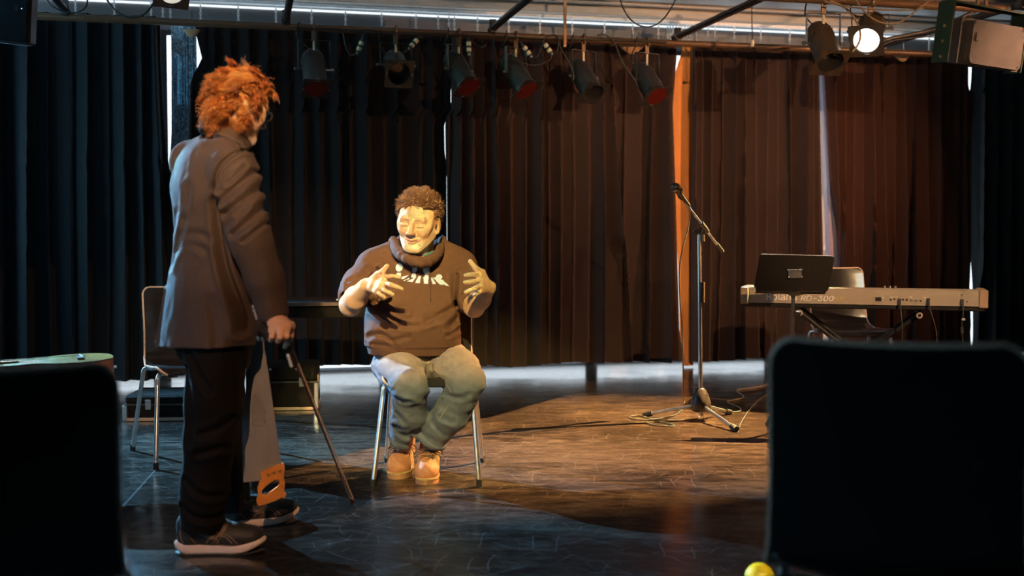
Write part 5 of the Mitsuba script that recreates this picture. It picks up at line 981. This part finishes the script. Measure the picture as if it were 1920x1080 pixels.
# running shoes
pr('shoe_black', (.014, .013, .014), .6); pr('shoe_foam', (.62, .50, .45), .6); pr('stripe', (.30, .19, .12), .5); pr('shoe_tread', (.03, .03, .03), .7)
def shoe(heel, yaw, L, pitch, lab):
    k = numbered(pt + '__shoe'); M = rotz(yaw, heel) @ roty(-pitch); W = lambda *q: (M @ np.r_[q, 1.])[:3]; f = L / .30
    out = np.array(spline([(-.012, 0, 0), (.006, .030, 0), (.06, .036, 0), (.13, .036, 0), (.20, .050, 0), (.255, .042, 0), (.292, .016, 0), (.298, -.008, 0), (.275, -.038, 0), (.21, -.050, 0), (.13, -.040, 0), (.06, -.037, 0), (.006, -.031, 0), (-.012, 0, 0)], 70)[:-1, :2] * f)
    # sole: foam with a rockered underside
    n = len(out); rk = lambda x: .030 * np.clip((x - .18 * f) / (.12 * f), 0, 1) ** 2 + .012 * np.clip((.04 - x) / .05, 0, 1) ** 2; th = lambda x: .034 - .012 * np.clip(x / (.3 * f), 0, 1)
    rings = []
    for t, w in ((0, .93), (.25, 1.0), (.7, 1.03), (1, .97)): rings.append(np.c_[(out - out.mean(0)) * w + out.mean(0), rk(out[:, 0]) + th(out[:, 0]) * t])
    v = np.vstack(rings + [np.r_[out.mean(0), rk(.1 * f)][None], np.r_[out.mean(0), .03][None]]); F = []
    for r in range(3):
        for i in range(n): j = (i + 1) % n; F += [[r * n + i, r * n + j, (r + 1) * n + j], [r * n + i, (r + 1) * n + j, (r + 1) * n + i]]
    for i in range(n): j = (i + 1) % n; F += [[4 * n, j, i], [4 * n + 1, 3 * n + i, 3 * n + j]]
    sm = trimesh.Trimesh(v, F, process=False); sm.invert() if sm.volume < 0 else None
    lo, hi = M[:3, 3] - .36, M[:3, 3] + .36; V = Vol(np.minimum(W(-.05, 0, 0), W(.33, 0, 0)) - A(.08, .08, .03), np.maximum(W(-.05, 0, 0), W(.33, 0, 0)) + A(.08, .08, .17), .003)
    V.path([W(.030, 0, .045), W(.030, 0, .085), W(.026, 0, .108)], [.036, .034, .030], .02); V.path([W(.05, 0, .06), W(.12, 0, .060), W(.19, 0, .054), W(.25 * f, 0, .052)], [.038, .041, .042, .034], .02)
    V.ell(W(.215 * f, .002, .048), (.075, .046, .034), .02, R=M[:3, :3]).cone(W(.06, 0, .09), W(.15, 0, .075), .034, .030, .02); V.cone(W(.055, 0, .11), W(.05, 0, .2), .030, .036, .004, 'sub'); V.cut(M[:3, :3] @ A(0, 0, -1), W(0, 0, .026))
    up = largest(V.mesh()); scene[k] = mikit.ply(up, 'shoe_black', smooth=True); labels[k] = {'label': lab}
    part(k, 'sole', X(sm, M), 'shoe_foam', 40); part(k, 'tread', X(X(sm, np.diag([.97, .94, .25, 1])), M @ np.array([[1, 0, 0, .003], [0, 1, 0, 0], [0, 0, 1, -.006], [0, 0, 0, 1.]])), 'shoe_tread', 40)
    # curved side stripes on the outer face
    def line(q):
        p = spline([W(x * f, -.14, z) for x, z in q], 22) if len(q) > 2 else np.linspace(W(q[0][0] * f, -.14, q[0][1]), W(q[1][0] * f, -.14, q[1][1]), 12)
        return tube(project(p, up, M[:3, :3] @ A(0, 1, 0), .05, .0005), .0011, 5)
    for q in ([(.050, .098), (.085, .075), (.13, .070), (.145, .085), (.155, .098)], [(.050, .098), (.06, .085), (.09, .066), (.125, .060), (.148, .068), (.162, .098)], [(.150, .068), (.175, .066), (.195, .050), (.207, .036)], [(.150, .062), (.170, .058), (.182, .046), (.190, .036)], [(.132, .036), (.150, .062), (.170, .098)], [(.120, .036), (.138, .060), (.158, .098)], [(.100, .062), (.125, .064)], [(.012, .085), (.014, .055), (.022, .04)], [(.012, .085), (.032, .075), (.055, .05), (.065, .038)], [(.100, .038), (.118, .055), (.135, .052), (.142, .038)]):
        part(k, 'stripe', line(q), 'stripe', 60)
    part(k, 'laces', cat([tube(project([W((.125 + .016 * i) * f, -.022, .2), W((.129 + .016 * i) * f, 0, .2), W((.125 + .016 * i) * f, .022, .2)], up, (0, 0, -1), .1, .001), .0022, 5) for i in range(4)]), 'black_rubber', 60, kind='stuff')
s1_, s2_ = floor_at(330, 1043), floor_at(418, 1000)
shoe(A(s1_[0], s1_[1] + .035, .004), math.radians(6), .297, .0, 'black running shoe with a pale sole, nearer the hall')
shoe(A(s2_[0], s2_[1] + .045, .004), math.radians(33), .285, .0, 'black running shoe with a pale sole, the farther foot')
# glasses
gl = cat([tube([G(s * .034 + .022 * math.cos(a), -.108, .004 + .018 * math.sin(a)) for a in np.linspace(0, 2 * np.pi, 17)[:-1]], .0014, 6, closed=True) for s in (-1, 1)] + [tube([G(s * .056, -.106, .010), G(s * .078, -.04, .012), G(s * .080, .012, .006)], .0016, 6) for s in (-1, 1)] + [tube([G(-.012, -.110, .006), G(0, -.114, .009), G(.012, -.110, .006)], .0014, 6)])
part(pt, 'glasses', gl, 'steel', 60)
# wavy hair: long bent locks over the whole head
rng = np.random.default_rng(11)
def locks(n, M, sc, keep, rng, grow, l0, l1, wave, r0, S=14, clump=160, big=.55):
    q, u = scalp(n, M, sc, keep, rng); N = len(q); cl = rng.normal(size=(clump, 3)); cl /= np.linalg.norm(cl, axis=1, keepdims=True); ci = np.argmax(u @ cl.T, 1); ph = rng.uniform(0, 6.28, clump)[ci]; fr = rng.uniform(.8, 1.5, clump)[ci]; tw = rng.normal(size=(clump, 3))[ci] * big
    ln = rng.uniform(l0, l1, N) * rng.uniform(.8, 1.2, clump)[ci] * np.where((q[:, 2] < -.015) & (q[:, 1] > .02), 1.45, 1.0); tt = np.linspace(0, 1, S); pos = q.copy(); P = np.zeros((N, S, 3)); out = u.copy(); P[:, 0] = pos
    flow = grow(q, u) + tw + rng.normal(size=(N, 3)) * .10
    for i in range(1, S):
        t = tt[i]; d = u * (.30 * (1 - t) ** 1.6) + flow * (.35 + t); d /= np.linalg.norm(d, axis=1, keepdims=True)
        sd = np.cross(d, u); sd /= np.linalg.norm(sd, axis=1, keepdims=True) + 1e-9
        d = d + sd * (wave * np.cos(ph + fr * 9 * t))[:, None] + u * (wave * .7 * np.sin(ph * 1.7 + fr * 9 * t))[:, None]; d /= np.linalg.norm(d, axis=1, keepdims=True)
        pos = pos + d * (ln / (S - 1))[:, None]
        # keep outside the skull
        e = (pos - A(0, .014, .035)) / A(.082, .102, .104); k = np.linalg.norm(e, axis=1); pos = np.where((k < 1)[:, None], A(0, .014, .035) + e / np.maximum(k, 1e-6)[:, None] * A(.082, .102, .104), pos); P[:, i] = pos
    P = (np.c_[P.reshape(-1, 3) * sc, np.ones(N * S)] @ M.T)[:, :3].reshape(N, S, 3); R = r0 * (1 - .75 * tt ** 2)[None] * rng.uniform(.7, 1.2, N)[:, None]; return strands(P, R, 3)
keep = lambda q: ((q[:, 2] > .05 - .9 * np.minimum(q[:, 1], 0)) | (q[:, 1] > -.015)) & (q[:, 2] > np.where(q[:, 1] > .04, -.095, -.062)) & ~((np.abs(q[:, 0]) > .060) & (q[:, 1] < .02) & (q[:, 2] < -.002))
grow = lambda q, u: np.c_[q[:, 0] * 6, (q[:, 1] - .02) * 5, -.75 - .5 * (q[:, 2] < .06)]
part(pt, 'hair', locks(7500, H2, HS2, keep, rng, grow, .048, .088, .8, .0020), 'hair_red', True)
cap = lambda q: q
V = Vol(H2[:3, 3] - .16, H2[:3, 3] + .16, .004); V.ell(G(0, .018, .045), A(.081, .099, .097) * HS2, .02, R=H2[:3, :3]); V.cut(H2[:3, :3] @ A(0, -.75, -.62), G(0, -.030, .030), .01); V.cut(H2[:3, :3] @ A(0, 0, -1), G(0, 0, -.04), .01); V.disp(lambda x, y, z: .02 * (meshkit.fbm(np.stack([x, y, z], -1) * 38, 2) - .5))
part(pt, 'hair_underlayer', largest(V.mesh()), 'hair_red', True)
# short beard along the jaw
def bk(q): return (q[:, 2] < -.0) | True
bp_ = []; rb = np.random.default_rng(5); N = 1500; tx = rb.uniform(-1, 1, N); tz = rb.uniform(0, 1, N); bx_ = tx * .062; by_ = -.082 * np.sqrt(np.maximum(1 - tx * tx * .95, 0)) - .004; bz_ = -.062 - .045 * tz * (1 - .45 * np.abs(tx)); root = np.c_[bx_, by_ + .012 * tz, bz_]; dirb = np.c_[tx * .5, -.6 + 0 * tx, -.8 + 0 * tx] + rb.normal(size=(N, 3)) * .25; dirb /= np.linalg.norm(dirb, axis=1, keepdims=True)
P = root[:, None] + dirb[:, None] * (np.linspace(0, .016, 4)[None, :, None]); P = (np.c_[P.reshape(-1, 3) * HS2, np.ones(N * 4)] @ H2.T)[:, :3].reshape(N, 4, 3); part(pt, 'beard', strands(P, np.linspace(.0013, .0004, 4)[None] * np.ones((N, 1)), 3), 'hair_brown', True)

# ------------------------------------------------------------------ saw and bow
k = thing('hand_saw', 'hand saw with an orange wooden handle, held tip upward beside the standing man\'s leg', 'saw')
so = at(490, 790, 3.93); SM = frame(x=(1, .12, 0), y=(0, -.10, 1), o=so); pm = 3.93 / FP
sp = lambda u, v: ((u - 490) * pm * 1.0, (790 - v) * pm * 1.0)
teeth = []; e0, e1 = A(453.5, 908), A(455.5, 772); nT = 62
for i in range(nT): a = e0 + (e1 - e0) * i / nT; b = e0 + (e1 - e0) * (i + .85) / nT; teeth += [tuple(a), (b[0] - 1.3, b[1])]
bl = Polygon([sp(*q) for q in teeth + [(455.5, 772), (470, 700), (484, 636), (499.5, 636), (524.5, 873), (519, 905), (482, 906)]]).buffer(0)
scene['saw_steel'] = dict(type='twosided', bsdf=dict(type='principled', base_color=proc(lambda p, n, uv: mi.Color3f(.34, .345, .36) * (.8 + .4 * fbm(p.x * 50, p.y * 50, p.z * 4, 3))), metallic=.3, roughness=.42))
Z = lambda z: np.array([[1, 0, 0, 0], [0, 1, 0, 0], [0, 0, 1, z], [0, 0, 0, 1.]])
part(k, 'blade', X(ext(bl, .0012), SM @ Z(-.0006)), 'saw_steel', False)
hp_ = [(486, 890), (496, 885), (516, 877), (528.5, 873), (529.5, 888), (527, 900), (529, 915), (527, 928), (531, 934), (529, 941), (524, 938), (508, 946), (492, 951), (480, 954), (477, 944), (481, 930), (480, 918), (484, 908), (489, 902)]
hole = Polygon([sp(*q) for q in [(487, 933), (486, 927), (492, 919), (502, 911), (512, 905), (519, 905), (520, 911), (516, 918), (505, 926), (494, 934)]]).buffer(.001)
sh = Polygon([sp(*q) for q in hp_]).buffer(-.004).buffer(.006, quad_segs=5).difference(hole)
hd = cat([ext(sh, .016), ext(sh.buffer(-.003), .0205, Z(-.00225))])
pr('handle_wood', proc(lambda p, n, uv: mix((.62, .22, .04), (.80, .36, .09), fbm(p.x * 30, p.y * 30, p.z * 9, 3))), .35)
part(k, 'handle', X(hd, SM @ Z(-.008)), 'handle_wood', 30)
for u, v in ((500, 894), (511, 890), (522.5, 887)): part(k, 'screw', X(rod((*sp(u, v), -.0125), (*sp(u, v), .0125), .0055, 14), SM), 'brass')
pr('etch', (.10, .10, .105), .6)
et = []
for i, (u, va, vb) in enumerate(((474, 745, 800), (478, 738, 775), (481, 735, 760), (484, 740, 772), (487, 733, 765), (490, 745, 778), (493, 750, 790), (496, 752, 796), (498, 766, 792))):
    et.append(hull([(*sp(u + d, v), z) for d in (-.35, .35) for v in (va, vb) for z in (.0007, .0010)]))
et += [tube([(*sp(486 + 12 * math.cos(a), 792 + 7 * math.sin(a)), .0009) for a in np.linspace(0, 6.28, 15)[:-1]], .0006, 4, closed=True)]
part(k, 'etching', X(cat(et), SM @ np.diag([1., 1, 1, 1])), 'etch', False, kind='stuff')
part(k, 'cord', tube(spline([at(478, 938, 3.92), at(470, 940, 3.90), at(462, 943, 3.92), at(458, 938, 3.93)], 12), .003, 6), 'black_rubber', 60)
k = thing('bow', 'dark wooden violin bow held point down in the standing man\'s right hand', 'bow')
b0, b1 = at(541, 646, 3.60), at(657, 940, 3.96); h0, h1 = at(545, 646, 3.60), at(663, 937, 3.96)
pr('bow_wood', (.055, .018, .010), .3); pr('horse_hair', (.75, .52, .32), .6)
mid = (b0 + b1) / 2 + (h0 - b0) * .35; part(k, 'stick', tube(spline([b0 - (b1 - b0) * .06, b0, mid, b1], 30), np.linspace(.0046, .0034, 30), 10), 'bow_wood', 60)
n_ = np.cross(b1 - b0, h0 - b0); n_ /= np.linalg.norm(n_); q0 = h0 + (h1 - h0) * .05; part(k, 'hair_ribbon', hull([p + n_ * s * .005 + w for p in (q0, h1) for s in (-1, 1) for w in ((h0 - b0) * .06, -(h0 - b0) * .06)]), 'horse_hair', False)
u_ = (b1 - b0) / np.linalg.norm(b1 - b0); pr('pearl', (.8, .78, .72), .25); f0_, f1_ = at(541, 664, 3.615), at(548, 686, 3.64)
part(k, 'frog', hull([b0 + u_ * t + n_ * s * .006 + (h0 - b0) * w for t in (.02, .075) for s in (-1, 1) for w in (.25, 1.25)]), 'black_plastic', False); part(k, 'ferrule', rod(f0_ - A(.0, .012, 0), f1_ - A(.0, .012, 0), .0048, 10), 'pearl')
part(k, 'tip', hull([b1 + n_ * s * .005 + q for s in (-1, 1) for q in (A(0, 0, 0), (h1 - b1) * 1.3, u_ * .018, u_ * .012 + (h1 - b1), -u_ * .02)]), 'bow_wood', False)
